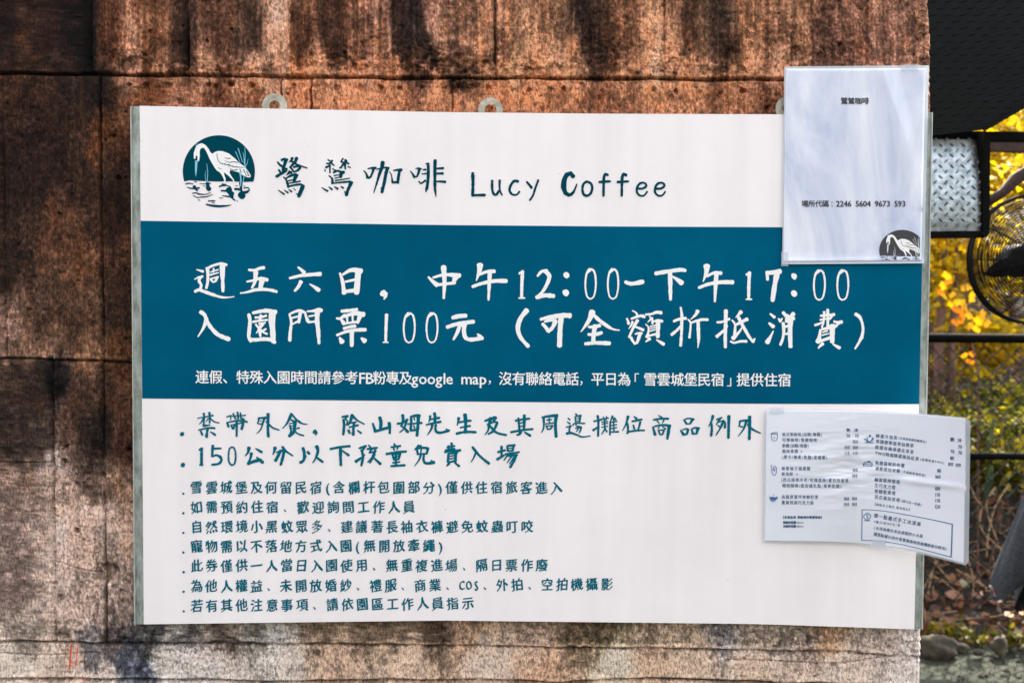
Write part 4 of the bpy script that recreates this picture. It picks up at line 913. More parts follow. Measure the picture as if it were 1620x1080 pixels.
def film_border(root, outer, inner, surf, m, N=40):
    """clear margin ring between two quads"""
    def edge(c):
        out = []
        for i in range(4):
            a, b_ = np.array(c[i], float), np.array(c[(i + 1) % 4], float)
            for k in range(N): out.append(a + (b_ - a) * k / N)
        return np.array(out)
    A, B = edge(outer), edge(inner); V = np.concatenate([A, B]); n_ = len(A)
    Y = surf(V[:, 0], V[:, 1]) + 0.0001
    f = [[i, (i + 1) % n_, (i + 1) % n_ + n_, i + n_] for i in range(n_)]
    W = P(V[:, 0], V[:, 1], Y); W2 = W.copy(); W2[:, 1] += 0.0004
    f2 = [[q + 2 * n_ for q in ff[::-1]] for ff in f] + [[i, i + 2 * n_, (i + 1) % n_ + 2 * n_, (i + 1) % n_] for i in range(n_)]
    return build('clear_film_margin', np.concatenate([W, W2]), f + f2, m, root)
film_border(notice, ((1240.8, 105.5), (1470, 103.5), (1462, 416.5), (1237.5, 418)), ncor, notice_surf, m_film)
pr = Print()
pr.line('鷺鷥咖啡', 1330, 160, 1375, 160, 11.5, 1.0, bold=0.02)
pr.line('場所代碼', 1268, 322.5, 1311.5, 322.5, 11.2, 1.0, bold=0.02); pr.glyph('：', 1319, 322.5, 11, bold=0.02)
x = 1325.5
for ch in '2246 5604 9673 593':
    if ch != ' ': pr.glyph(ch, x + (0.5 - glyph_adv(ch) / 2) * 13, 322.2, 13.0, 0.95, bold=0.025)
    x += 6.12
tag(pr.out('notice_lettering', m_print, notice, notice_surf, 0.0005), kind='stuff')
heron(1385.3, 358.4, 13.1, 14.6, m_print, m_ink_white, mat('ink_pale_grey', (200, 202, 210), 0.5), lambda x, y: notice_surf(x, y) - 0.0002, notice, clip=(1455.2, 411.0))

# ================================================================== MENU SHEET (right edge)
def menu_depth(x):
    s = np.clip((np.asarray(x, float) - 1352) / 182.0, 0, 1)
    return 0.128 * s ** 1.55
def menu_surf(x, y):
    x = np.asarray(x, float); y = np.asarray(y, float)
    wr = 0.0018 * vnoise(x + 0.35 * y, y, 60, 12, 64, 3) * np.exp(-(((x - 1345) / 70) ** 2 + ((y - 735) / 60) ** 2)) * 1.6
    wr += 0.0009 * vnoise(x, y, 80, 60, 65, 2)
    wr += 0.0034 * np.exp(-(((x - 1478) / 45) ** 2 + ((y - 765 - (x - 1478) * 0.12) / 5) ** 2))
    wr -= 0.0012 * np.exp(-(((x - 1395) / 30) ** 2 + ((y - 858) / 12) ** 2))
    return YF - 0.0042 - menu_depth(x) - wr
menu = empty('menu_sheet', tuple(P(1370, 870, YF - 0.01)), 'laminated white drinks menu bent outwards past the right edge of the sign', 'menu')
def menu_edge(X, U, top):
    tx = [1212, 1300, 1345, 1385, 1440, 1490, 1534]; ty = [647.5, 648, 648.5, 650, 653, 657, 661.5]
    bx = [1210, 1300, 1345, 1395, 1440, 1490, 1531]; by = [857, 858, 860, 864, 871, 883, 894]
    return np.interp(X, tx, ty) if top else np.interp(X, bx, by)
def menu_grid(xl, xr, ml, mr, mt, mb_, nx, ny):
    u = np.linspace(0, 1, nx); v = np.linspace(0, 1, ny); U, Vv = np.meshgrid(u, v)
    X = xl + ml + (xr - xl - ml - mr) * U; X = X - 2.5 * Vv
    T = menu_edge(X, U, True) + mt; B = menu_edge(X, U, False) - mb_
    return X.ravel(), (T + (B - T) * Vv).ravel()
X, Yp = menu_grid(1212, 1534, 0.5, 6.5, 1.0, 1.5, 190, 150)
sheet_solid('paper', X, Yp, 190, 150, menu_surf, 0.0004, m_paper, menu)
# clear margin with a rounded outer corner
def menu_film():
    Xo = np.linspace(1210.5, 1535.5, 60)
    top = [(x, float(menu_edge(np.array(x), 0, True)) - 0.6 + (0 if x < 1529 else (x - 1529) ** 2 * 0.13)) for x in Xo]
    bot = [(x - 3.2, float(menu_edge(np.array(x - 2.5), 0, False)) + 0.8 - (0 if x < 1529 else (x - 1529) ** 2 * 0.13)) for x in Xo]
    Xi = np.linspace(1212.5, 1527.5, 60)
    ti = [(x, float(menu_edge(np.array(x), 0, True)) + 1.0) for x in Xi]; bi = [(x - 2.5, float(menu_edge(np.array(x - 2.5), 0, False)) - 1.5) for x in Xi]
    V = np.array(top + ti + bot + bi); f = []
    for i in range(59):
        f.append([i, i + 1, 61 + i, 60 + i]); f.append([120 + i + 1, 120 + i, 180 + i, 181 + i])
    f.append([59, 119, 239, 179]); f.append([0, 60, 180, 120])
    W = P(V[:, 0], V[:, 1], menu_surf(V[:, 0], V[:, 1]) + 0.0002)
    return build('clear_film_margin', W, f, m_film, menu)
menu_film()
m_tape = mat('clear_tape_film', (205, 210, 220), 0.15); m_tape.node_tree.nodes['Principled BSDF'].inputs['Alpha'].default_value = 0.4
def tape(root, quad, surf):
    q = np.array(quad, float); build('clear_tape', P(q[:, 0], q[:, 1], surf(q[:, 0], q[:, 1]) - 0.0012), [[0, 1, 2, 3]], m_tape, root)
tape(menu, ((1379, 853), (1401, 853.5), (1400.5, 868), (1379, 867)), menu_surf)
tape(menu, ((1217, 643), (1240, 643), (1240, 655), (1217, 655)), menu_surf)
tape(notice, ((1425, 103), (1452, 101.5), (1453, 112), (1426, 113)), notice_surf)
tape(notice, ((1236, 398), (1247, 398), (1247, 421), (1236, 421)), notice_surf)
m_menu_ink = mat('menu_ink', (36, 78, 116), 0.7, 0, 0.05)
pr = Print()
def ml(t_, x0, y0, x1, y1, s=8.0, **kw): pr.line(t_, x0, y0, x1, y1, s, 0.86, bold=0.004, **kw)
for t_, x0, y0, x1, y1 in (('美式黑咖啡(加糖/無糖)', 1237, 687, 1301, 687), ('可樂咖啡/雪碧咖啡', 1237, 695.5, 1293, 696), ('拿鐵(加糖/無糖)', 1237, 704.5, 1280, 705), ('風味拿鐵', 1237, 713.5, 1263, 713.5),
                           ('(摩卡/榛果/焦糖/愛爾蘭)', 1236, 722.5, 1309.5, 723.5), ('蜂蜜柚子蘋果醋', 1236, 740.5, 1282.5, 741), ('氣泡飲', 1236, 749.5, 1255, 749.5),
                           ('(西瓜接骨木花/玫瑰荔枝/夏日百香果', 1235, 758.5, 1343, 760), ('楊桃酸梅/藍柑橘乳酸/草莓乳酸)', 1237, 767.5, 1332, 769),
                           ('烏龍原葉坪林鮮奶茶', 1236, 785.5, 1295, 786), ('鷺鷥特調巧克力飲', 1236, 794.5, 1288, 795)):
    ml(t_, x0, y0, x1, y1, 6.6)
for t_, x0, y0, x1, y1 in (('【本商品項 現點現作需要等候】', 1236, 817.7, 1303, 818), ('熱飲杯容量', 1239, 826, 1259.5, 826), ('冷飲杯容量', 1239, 832, 1259.5, 832)):
    pr.line(t_, x0, y0, x1, y1, 4.6, 0.95, bold=0.03)
pr.line('360ml', 1260, 826, 1271, 826, 4.6, 0.9, bold=0.0); pr.line('480ml', 1260, 832, 1271, 832, 4.6, 0.9, bold=0.0)
def nums(items, s=7.6):
    for t_, xc, y in items:
        w = len(t_) * 3.1; pr.line(t_, xc - w / 2, y, xc + w / 2, y, s, 0.72, bold=0.008)
nums([('70', 1342, 689), ('70', 1355.5, 689), ('100', 1353, 698), ('100', 1340, 707.3), ('100', 1353, 707.3), ('115', 1340, 716.3), ('115', 1353, 716.3), ('100', 1352.5, 743), ('100', 1352, 752), ('100', 1339, 788.3), ('100', 1351.5, 788.3), ('100', 1339, 797.2), ('100', 1351.5, 797.2)])
pr.glyph('熱', 1342, 680, 6, bold=0.02); pr.glyph('冰', 1354.5, 680, 6, bold=0.02)
pr.glyph('↓', 1268.5, 713.5, 5.5); pr.glyph('↓', 1261.5, 749.5, 5.5)
for t_, x0, y0, x1, y1, s in (('精選冷泡茶', 1385, 689, 1420, 692.5, 6.8), ('(口味請參閱茶罐標示)', 1421, 692.3, 1466, 699, 4.6), ('英國康寧香草伯爵茶', 1385, 697.5, 1446, 705, 6.8), ('歐盟有機綠選花草茶', 1384, 706.5, 1446, 715, 6.8),
                              ('TWG特威精選風味紅茶', 1384, 716, 1454, 726, 6.8), ('(加購特威TWG)', 1455, 726, 1494, 732, 4.8), ('焦糖醬鮮奶布蕾', 1384, 731.5, 1431.5, 736.5, 6.8), ('酒香提拉米蘇', 1384, 740.3, 1424.5, 745, 6.8), ('(手指餅乾咖啡酒)', 1426, 745.5, 1465, 752, 4.6),
                              ('鹹蛋糕檸檬塔', 1383, 758, 1424, 762.5, 6.8), ('生巧克力塔', 1383, 767, 1417, 771, 6.8), ('焦糖堅果塔', 1383, 776.5, 1417, 780, 6.8), ('百花蜜抹茶塔', 1383, 785.3, 1424, 791, 6.8), ('(週六日一供應)', 1425, 791.5, 1458, 798.5, 5),
                              ('【甜點手工製作 售完為止】', 1381, 796.5, 1442, 806, 4.6), ('慢一點義式手工冰淇淋', 1382, 814.5, 1457, 829, 7.6), ('3種口味100元/份', 1382, 824.5, 1425, 831, 5), ('(冰淇淋機台來自德國的小木屋', 1382, 834, 1460, 848, 6.0), ('購買點餐只供外賣鷺鷥咖啡周邊攤販座位飲用)', 1382, 844, 1498, 868, 6.0)):
    pr.line(t_, x0, y0, x1, y1, s, 0.9, bold=0.006)
nums([('70', 1518.5, 706.5), ('70', 1506.5, 714), ('70', 1518.5, 715.8), ('80', 1506, 724.3), ('100', 1503.5, 733.8), ('100', 1515.5, 735.3), ('80', 1485.5, 744), ('160', 1483.3, 753.5), ('100', 1482.8, 772.4), ('110', 1482.8, 782), ('110', 1482.8, 791.3), ('120', 1482.8, 801)], 8.4)
pr.glyph('熱', 1506.5, 695, 7, bold=0.02); pr.glyph('冷', 1518, 696.5, 7, bold=0.02)
tag(pr.out('menu_lettering', m_menu_ink, menu, menu_surf, 0.0008), kind='stuff')
pr = Print()
pr.strokes(1355, 780, 9, '9 9 80 232 77 450 74 668;7 8 78 232 220 236 420 255 640 292;8 12 630 290 850 330 1100 380 1368 440;14 14 1362 435 1355 680 1345 905;8 8 74 668 230 672 420 690 640 725;8 10 630 722 850 775 1100 840 1345 905;8 8 148 282 110 310 100 335 125 365 165 375 195 345 205 320 180 290 150 275;10 10 115 385 190 388;16 16 150 340 160 350;8 8 135 300 150 320 175 300', jit=0.03)
pr.strokes(1205, 670, 9.53, '8 8 143 150 160 245 225 245 240 150;9 9 143 148 200 155 240 148;10 10 155 140 205 132 232 128;12 12 185 205 195 215;8 8 143 640 165 760 212 762 228 655;8 8 143 640 150 615;8 8 170 700 182 640;8 8 190 720 208 630;8 8 165 690 205 700', jit=0.05)
pr.strokes(1205, 760, 9.53, '10 10 120 240 140 295 175 312 205 295 228 240;40 26 150 262 205 262;28 12 160 280 200 282;8 8 228 240 242 262 222 280;8 8 175 205 178 225', jit=0.05)
pr.strokes(1355, 670, 9, '10 10 150 190 155 230 185 255 215 235 225 195;12 12 120 265 235 268;16 8 195 160 180 185 210 180;9 9 225 200 243 210 225 235;12 12 110 215 145 235 160 262;10 10 100 605 105 560 160 545 220 560 218 605;8 8 105 575 218 580;12 12 160 545 175 530 195 545;8 8 105 600 215 602', jit=0.05)
tag(pr.out('menu_drawings', mat('menu_line_blue', (60, 100, 150), 0.5), menu, menu_surf, 0.0005), kind='stuff')
# ================================================================== BEHIND THE WALL
def leaf_mat(name, cols, rough=0.55, trans=0.45):
    m = bpy.data.materials.new(name); m.use_nodes = True; MAT[name] = m
    n, l = m.node_tree.nodes, m.node_tree.links
    b = n['Principled BSDF']; b.inputs['Roughness'].default_value = rough; b.inputs['Specular IOR Level'].default_value = 0.3
    g = n.new('ShaderNodeNewGeometry'); r = n.new('ShaderNodeValToRGB'); r.color_ramp.interpolation = 'LINEAR'
    while len(r.color_ramp.elements) < len(cols): r.color_ramp.elements.new(0.5)
    for i, c in enumerate(cols):
        r.color_ramp.elements[i].position = i / (len(cols) - 1); r.color_ramp.elements[i].color = (*s2l(c), 1)
    l.new(g.outputs['Random Per Island'], r.inputs[0]); l.new(r.outputs[0], b.inputs['Base Color'])
    t = n.new('ShaderNodeBsdfTranslucent'); l.new(r.outputs[0], t.inputs[0])
    mx = n.new('ShaderNodeMixShader'); mx.inputs[0].default_value = trans
    o = n['Material Output']; l.new(b.outputs[0], mx.inputs[1]); l.new(t.outputs[0], mx.inputs[2]); l.new(mx.outputs[0], o.inputs[0])
    return m
m_leaf_yel = leaf_mat('leaves_golden', [(110, 96, 12), (175, 140, 10), (225, 180, 12), (130, 130, 22), (235, 200, 40)], trans=0.62)
m_leaf_green = leaf_mat('leaves_olive', [(38, 48, 14), (84, 88, 18), (130, 122, 20), (50, 60, 18), (200, 176, 30)], trans=0.55)
m_leaf_dark = leaf_mat('leaves_dark', [(22, 28, 10), (60, 62, 12), (140, 124, 18), (28, 34, 12), (190, 164, 30)])
m_leaf_orange = leaf_mat('leaves_orange', [(190, 96, 10), (200, 76, 6), (176, 110, 14), (196, 130, 20)], trans=0.5)
m_leaf_spray = leaf_mat('leaves_spray_yellow', [(150, 110, 10), (184, 134, 12), (120, 104, 14)], trans=0.5)
m_leaf_weed = leaf_mat('leaves_weed', [(70, 76, 12), (130, 124, 14), (44, 56, 12), (165, 150, 18)], trans=0.4)
m_litter = leaf_mat('leaf_litter_mat', [(40, 26, 18), (96, 60, 40), (150, 100, 72), (34, 24, 18), (140, 92, 62), (60, 42, 28)], trans=0.15)
m_soil = noisy('soil_mat', (16, 12, 9), (48, 34, 24), 14, 0.95, 0.01, 60, contrast=(0.35, 0.65), c3=(76, 56, 40))
m_bark = noisy('bark_mat', (60, 42, 34), (120, 88, 74), 30, 0.9, 0.004, 90, stretch=(1, 1, 0.25))
m_dry = noisy('dry_stalk_mat', (130, 100, 70), (196, 164, 128), 40, 0.8)

def leaves(C, size, rnd, up=0.4, aspect=0.5, bend=0.25, taper=None):
    """rhombic bent leaves (two quads each) at centres C"""
    n_ = len(C)
    d = rnd.normal(size=(n_, 3)); d[:, 2] *= 0.6; d /= np.linalg.norm(d, axis=1)[:, None]
    nn = rnd.normal(size=(n_, 3)); nn[:, 2] += up * 3; nn -= (nn * d).sum(1)[:, None] * d; nn /= np.linalg.norm(nn, axis=1)[:, None]
    s = np.cross(d, nn)
    L = (size * rnd.uniform(0.6, 1.3, n_))[:, None]
    w = L * aspect * 0.5
    a = C - d * L * 0.5; e = C + d * L * 0.5 - nn * L * bend
    m1 = C - d * L * 0.08 + nn * L * 0.05
    p = np.stack([a, m1 + s * w, e, m1 - s * w, m1], 1).reshape(-1, 3)
    k = np.arange(n_)[:, None] * 5
    f = np.concatenate([k + np.array([[0, 4, 1]]), k + np.array([[4, 2, 1]]), k + np.array([[0, 3, 4]]), k + np.array([[3, 2, 4]])])
    return p, f

def terrain_z(x, y):
    return np.interp(y, [2.3, 2.7, 3.2, 4.0, 5.0, 7.0, 12.0, 30.0, 60.0], [-0.05, 0.02, 0.16, 0.50, 0.85, 1.30, 3.2, 15.0, 26.0]) + 0.05 * vnoise(np.asarray(x) * 100., np.asarray(y) * 100., 45, 45, 77, 3)
xs = np.concatenate([np.linspace(-12, 0, 16), np.linspace(0.1, 5, 70), np.linspace(5.3, 30, 20)]); ys = np.concatenate([np.linspace(2.35, 6, 70), np.linspace(6.3, 60, 40)])
gx, gy = np.meshgrid(xs, ys)
tr_ = build('hillside', np.stack([gx.ravel(), gy.ravel(), terrain_z(gx.ravel(), gy.ravel())], 1), grid_faces(len(xs), len(ys)), m_soil, smooth=True)
tag(tr_, kind='structure')
rl = np.random.default_rng(5)
C = np.stack([rl.uniform(0.6, 6.5, 16000), 2.35 + 7.5 * rl.random(16000) ** 1.7, np.zeros(16000)], 1); C[:, 2] = terrain_z(C[:, 0], C[:, 1]) + rl.uniform(0.0, 0.04, 16000)
V, Fc = leaves(C, 0.06, rl, 0.8, 0.55, 0.2)
tag(build('leaf_litter', V, Fc, m_litter), kind='stuff')
mb = MB()
for i in range(420):
    x = rl.uniform(0.9, 3.6); y = rl.uniform(2.45, 4.6); z = float(terrain_z(x, y)); a = rl.uniform(0, 6.28); L = rl.uniform(0.08, 0.35)
    q = Vector((x, y, z + 0.02)); e = q + Vector((math.cos(a) * L, math.sin(a) * L * 0.5, rl.uniform(-0.02, 0.22)))
    mb.tube([q, (q + e) / 2 + Vector((0, 0, rl.uniform(-.02, .03))), e], [0.0022, 0.0018, 0.0009], 4)
tag(mb.out('dead_twigs', m_dry), kind='stuff')

def plant(name, base, label, cat, group, leafmat, n_, size, rad, crown_z, seed, trunk=True, stems=1, tr_r=0.02, hole=0.35):
    rr = np.random.default_rng(seed)
    root = empty(name, base, label, cat, group)
    bx, by, bz = base
    cl = rr.normal(size=(max(6, n_ // 130), 3)); cl /= np.maximum(np.linalg.norm(cl, axis=1), 1e-6)[:, None]
    cl *= rr.uniform(0.25, 1.0, len(cl))[:, None] ** 0.6
    idx = rr.integers(0, len(cl), n_)
    pts = cl[idx] + rr.normal(size=(n_, 3)) * 0.17
    C = np.array([bx, by, crown_z]) + pts * np.array(rad)
    V, Fc = leaves(C, size, rr, 0.35, 0.5)
    o = build('crown', V, Fc, leafmat, root); tag(o, kind='stuff')
    mb = MB()
    for s_ in range(stems):
        top = Vector((bx + rr.normal() * rad[0] * 0.2, by + rr.normal() * 0.05, crown_z + rad[2] * 0.4)); b0 = Vector((bx + rr.normal() * 0.04 * (stems > 1), by, bz - 0.03))
        mid = (b0 + top) / 2 + Vector((rr.normal() * 0.05, 0, 0))
        mb.tube([b0, mid, top], [tr_r, tr_r * 0.8, tr_r * 0.35], 7)
        for c in cl[rr.permutation(len(cl))[:9]]:
            e = Vector((bx, by, crown_z)) + Vector(c * np.array(rad)) * 0.85; t = rr.uniform(0.3, 0.9); st = mid.lerp(top, t)
            mb.tube([st, st.lerp(e, 0.5) + Vector((0, 0, 0.02)), e], [tr_r * 0.4, tr_r * 0.28, tr_r * 0.1], 5)
    mb.out('trunk' if trunk else 'stems', m_bark, root)
    return root
def on_hill(x, y): return (x, y, float(terrain_z(x, y)))
plant('shrub', on_hill(2.25, 3.05), 'small golden olive shrub just above the lower fence rail', 'shrub', None, m_leaf_green, 2600, 0.04, (0.45, 0.16, 0.17), 0.66, 31, False, 3, 0.006)
plant('shrub', on_hill(2.55, 4.6), 'pale yellow shrub glowing right under the top fence rail', 'shrub', None, m_leaf_yel, 1500, 0.06, (0.6, 0.3, 0.26), 1.12, 32, False, 3, 0.008)
plant('shrub', on_hill(2.02, 3.45), 'low dark olive shrub close behind the chain-link fence', 'shrub', None, m_leaf_dark, 3600, 0.045, (0.42, 0.28, 0.20), 0.66, 1, False, 3, 0.008)
plant('shrub', on_hill(2.75, 3.7), 'olive shrub at the right behind the fence, beneath the fan', 'shrub', None, m_leaf_green, 3600, 0.05, (0.5, 0.32, 0.22), 0.68, 2, False, 3, 0.008)
plant('shrub', on_hill(1.35, 3.6), 'dark shrub hidden mostly behind the right end of the wall', 'shrub', None, m_leaf_dark, 2000, 0.05, (0.4, 0.3, 0.24), 0.7, 3, False, 2, 0.008)
plant('tree', on_hill(2.55, 5.2), 'golden young tree seen between the wall end and the fan', 'tree', None, m_leaf_yel, 5200, 0.075, (0.85, 0.5, 0.75), 2.15, 4, True, 1, 0.03)
plant('tree', on_hill(3.6, 5.6), 'yellow tree behind the fan at the right edge', 'tree', None, m_leaf_yel, 5200, 0.08, (0.9, 0.6, 0.9), 2.1, 5, True, 1, 0.035)
plant('tree', on_hill(3.4, 8.2), 'tall olive green tree far behind the fan', 'tree', None, m_leaf_green, 7000, 0.12, (1.9, 0.9, 1.7), 3.6, 6, True, 1, 0.07)
plant('tree', on_hill(5.6, 8.6), 'tall green tree farthest to the right on the slope', 'tree', None, m_leaf_green, 6000, 0.12, (1.7, 0.9, 1.9), 3.9, 7, True, 1, 0.07)
plant('tree', on_hill(1.2, 7.8), 'green tree on the slope hidden behind the wall', 'tree', None, m_leaf_green, 4000, 0.12, (1.5, 0.9, 1.5), 3.5, 8, True, 1, 0.07)
# pale trunks just behind the rail
for i, (px, w, lab) in enumerate(((1488, 0.030, 'slim pinkish brown trunk nearest the wall behind the fence rail'), (1508, 0.022, 'thinner pinkish brown trunk right of the first behind the fence rail'))):
    q = P(px, 540, 4.1); z0 = float(terrain_z(q[0], 4.1))
    t = empty('slender_tree', (q[0], 4.1, z0), lab, 'tree', None)
    mb = MB(); mb.tube([(q[0] + .01, 4.1, z0 - .03), (q[0] - .01, 4.1, z0 + .5), (q[0] + .02, 4.12, z0 + 1.1), (q[0], 4.14, z0 + 1.5)], [w, w * .9, w * .55, w * .25], 9); mb.out('trunk', m_bark, t, True)
    rr = np.random.default_rng(40 + i); C = np.array([q[0], 4.10, z0 + 1.22]) + rr.normal(size=(620, 3)) * np.array([.20, .16, .26]); V, Fc = leaves(C, 0.07, rr); tag(build('crown', V, Fc, m_leaf_yel, t), kind='stuff')
# spray of orange leaves hanging in front of the rail
spray = empty('autumn_sapling', tuple(P(1546, 560, 2.9)), 'thin sapling with orange and yellow leaves behind the fence rail, left of the fan', 'sapling')
pts = [P(1548, 590, 2.9), P(1541, 560, 2.9), P(1534, 510, 2.9), P(1529, 470, 2.9), P(1526, 440, 2.9)]
gz0 = float(terrain_z(pts[0][0], 2.9)); spray.location = (pts[0][0], 2.9, gz0)
mb = MB(); mb.tube([Vector((pts[0][0] + 0.02, 2.9, gz0 - 0.02))] + [Vector(p) for p in pts], [0.005, 0.004, 0.004, 0.0035, 0.003, 0.002], 6); mb.out('stem', m_bark, spray)
rr = np.random.default_rng(12)
def big_leaf(root, px, py, Y, size, m, ang, tilt=0.3, name='leaf'):
    """a lobed leaf, midrib raised"""
    o = Vector(P(px, py, Y)); out = []
    N = 14
    for i in range(N):
        a = 2 * math.pi * i / N; r_ = size * 0.5 * (0.84 + 0.16 * math.cos(a * 5 + size * 900)) * (1.0 if abs(math.sin(a)) < 0.8 else 0.7)
        u, v = math.cos(a) * r_, math.sin(a) * r_ * 0.75
        x = u * math.cos(ang) - v * math.sin(ang); z = u * math.sin(ang) + v * math.cos(ang)
        out.append(o + Vector((x, tilt * z + 0.15 * abs(v), z)))
    V = [o] + out
    return build(name, [tuple(v) for v in V], [[0, 1 + i, 1 + (i + 1) % N] for i in range(N)], m, root)
for (px, py, s_, mm_) in [(1498, 436, 20, 0), (1492, 452, 18, 0), (1507, 466, 16, 0), (1518, 478, 22, 0), (1538, 470, 20, 0), (1515, 490, 22, 1), (1521, 504, 22, 1), (1511, 510, 16, 1), (1532, 498, 20, 0), (1548, 508, 22, 0), (1562, 512, 18, 0), (1534, 516, 18, 0), (1545, 520, 18, 0), (1505, 482, 16, 0), (1526, 486, 18, 0), (1500, 446, 18, 1), (1528, 455, 22, 0), (1555, 498, 20, 0), (1489, 462, 16, 1), (1538, 560, 14, 1), (1535, 572, 16, 1), (1526, 562, 14, 0)]:
    big_leaf(spray, px, py, 2.9 + rr.uniform(-.08, .08), s_ * (4.34 / F_PX), m_leaf_orange if mm_ else m_leaf_spray, rr.uniform(0, 6), rr.uniform(-.5, .5))

# ---- chain-link fence ---------------------------------------------
YFN = 2.60
m_fence = mat('fence_dark_green', (8, 24, 20), 0.6, 0.0, 0.2); m_rail = noisy('fence_rail_black', (5, 6, 6), (12, 12, 12), 40, 0.85, spec=0.08)
fence = empty('chain_link_fence', (float(P(1540, 600, YFN)[0]), YFN, 0.0), 'dark chain-link fence with black rails behind the wall, leaves showing through', 'fence')
zt_r = float(P(1540, 535, YFN)[2]); zl_r = float(P(1540, 721, YFN)[2])
for z_, r_ in ((zt_r, 0.019), (zl_r, 0.0155)):
    mb = MB(); mb.tube([(0.4, YFN, z_), (2.2, YFN, z_), (5.0, YFN, z_)], r_, 12); mb.out('rail', m_rail, fence, True)
for x_ in (0.9, 3.0, 5.0):
    mb = MB(); mb.tube([(x_, YFN, -0.05), (x_, YFN, zt_r + 0.01)], 0.022, 12); mb.out('post', m_rail, fence, True)
cell = 0.072; z0 = 0.10; top = zt_r - 0.012
nrow = int((top - z0) / (cell / 2))
def wire_mesh(k):
    mb = MB(); pts = []
    for j in range(nrow + 1):
        s_ = 1 if j % 2 else -1
        pts.append((s_ * cell * 0.26, 0.002 * s_, z0 + j * cell / 2))
    mb.tube(pts, 0.0032, 5, True)
    return mb
proto = None
x = 0.75; k = 0
while x < 4.2:
    if proto is None:
        mbw = wire_mesh(0); me = bpy.data.meshes.new('wire'); me.from_pydata(mbw.v, [], mbw.f); me.materials.append(m_fence)
        proto = bpy.data.objects.new('wire', me); o = proto
    else: o = proto.copy()
    COL.objects.link(o); o.parent = fence
    o.location = Vector((x, YFN + (0.0035 if k % 2 else 0), 0)) - fence.location
    if k % 2: o.rotation_euler = (0, 0, math.pi)
    x += cell / 2; k += 1

# ---- black tread plate sheet overhead and the bright plate below it --
def lug(mb, C, ax, up_, L, w, h):
    """low lens-shaped bump of a tread plate"""
    nrm = Vector((0, -1, 0.0)); side = Vector(ax).cross(nrm).normalized(); a = Vector(ax).normalized()
    k = [C - a * L / 2, C - a * L * .22 + side * w / 2, C + a * L * .22 + side * w / 2, C + a * L / 2, C + a * L * .22 - side * w / 2, C - a * L * .22 - side * w / 2, C - a * L * .2 + nrm * h, C + a * L * .2 + nrm * h]
    mb.add([tuple(v) for v in k], [[0, 6, 1], [1, 6, 7, 2], [2, 7, 3], [3, 7, 4], [4, 7, 6, 5], [5, 6, 0]])
m_black = noisy('black_steel', (5, 6, 7), (10, 12, 13), 30, 0.5, 0.0004, 120, spec=0.10)
YB = 0.95
top_sheet = empty('tread_plate_awning', tuple(P(1560, 205, YB)), 'black tread plate sheet with a slanting lower edge above the fan', 'steel plate')
outl = [(1425, -160), (1900, -160), (1900, 5), (1557, 205), (1425, 219)]
mb = MB(); mb.prism([Vector(P(x, y, YB)) for x, y in outl], (0, 0.006, 0)); mb.out('plate', m_black, top_sheet)
mb = MB(); sc_ = (YB + CAM_D) / F_PX
for j in range(26):
    for i in range(22):
        px = 1452 + i * 24 + (12 if j % 2 else 0); py = -60 + j * 10.5 - i * 0.2
        if px < 1560 and py > 203: continue
        if px >= 1557 and py > 205 - (px - 1557) * 0.583 - 6: continue
        lug(mb, Vector(P(px, py, YB)), (math.cos(.25), 0, math.sin(.25)), None, 16 * sc_, 3.0 * sc_, 0.0016)
tag(mb.out('tread_lugs', m_black, top_sheet), kind='stuff')
mb = MB(); mb.tube([P(1557, 206, YB - .004), P(1900, 6, YB - .004)], 0.004, 8); mb.out('edge_trim', m_black, top_sheet)
m_plate = noisy('bright_tread_steel', (96, 104, 108), (176, 184, 188), 60, 0.30, 0.0005, 200, metal=1.0, contrast=(0.3, 0.7))
YP = 0.97
box = empty('tread_plate_box', tuple(P(1515, 375, YP)), 'bright steel tread plate in a black frame between the wall end and the fan', 'steel plate')
def plate_pt(px, py):
    # the sheet bows: leaning back at its top, upright at its foot
    t = np.clip((372 - py) / 160.0, 0, 1); Y = YP + 0.034 * t ** 2.0 + 0.004 * (1 - t) ** 2
    return Vector(P(px, py, Y))
V = []; nx_, ny_ = 6, 24
for j in range(ny_):
    for i in range(nx_): V.append(tuple(plate_pt(1440 + (1558 - 1440) * i / (nx_ - 1), 212 + (370 - 212) * j / (ny_ - 1))))
V2 = [(a, b_ + 0.005, c) for a, b_, c in V]
build('plate', V + V2, np.concatenate([grid_faces(nx_, ny_), grid_faces(nx_, ny_)[:, ::-1] + len(V)]), m_plate, box, True)
mb = MB(); ps = (YP + CAM_D) / F_PX
for j in range(19):
    for i in range(9):
        px = 1444 + i * 17.6 + (8.8 if j % 2 else 0); py = 221 + j * 8.45
        if px > 1551 or py > 364: continue
        c = plate_pt(px, py); a = 0.85 if j % 2 == 0 else -0.75
        lug(mb, c + Vector((0, -0.0002, 0)), (math.cos(a), 0, math.sin(a)), None, 10.0 * ps, 3.4 * ps, 0.0045)
tag(mb.out('tread_lugs', m_plate, box), kind='stuff')
def bar(root, name, a, b_, w, dpt, m):
    a, b_ = Vector(a), Vector(b_); t = (b_ - a).normalized(); s_ = t.cross(Vector((0, 1, 0))).normalized() * w / 2; d = Vector((0, dpt, 0))
    mb = MB(); V = [a - s_, a + s_, b_ + s_, b_ - s_]; mb.prism(V, d); return mb.out(name, m, root)
bar(box, 'frame_bar', P(1562, 208, YP - .01), P(1560.5, 366, YP - .01), 10 * ps, 0.04, m_rail)
bar(box, 'frame_bar', P(1440, 371, YP - .012), P(1558, 370, YP - .012), 10 * ps, 0.04, m_rail)
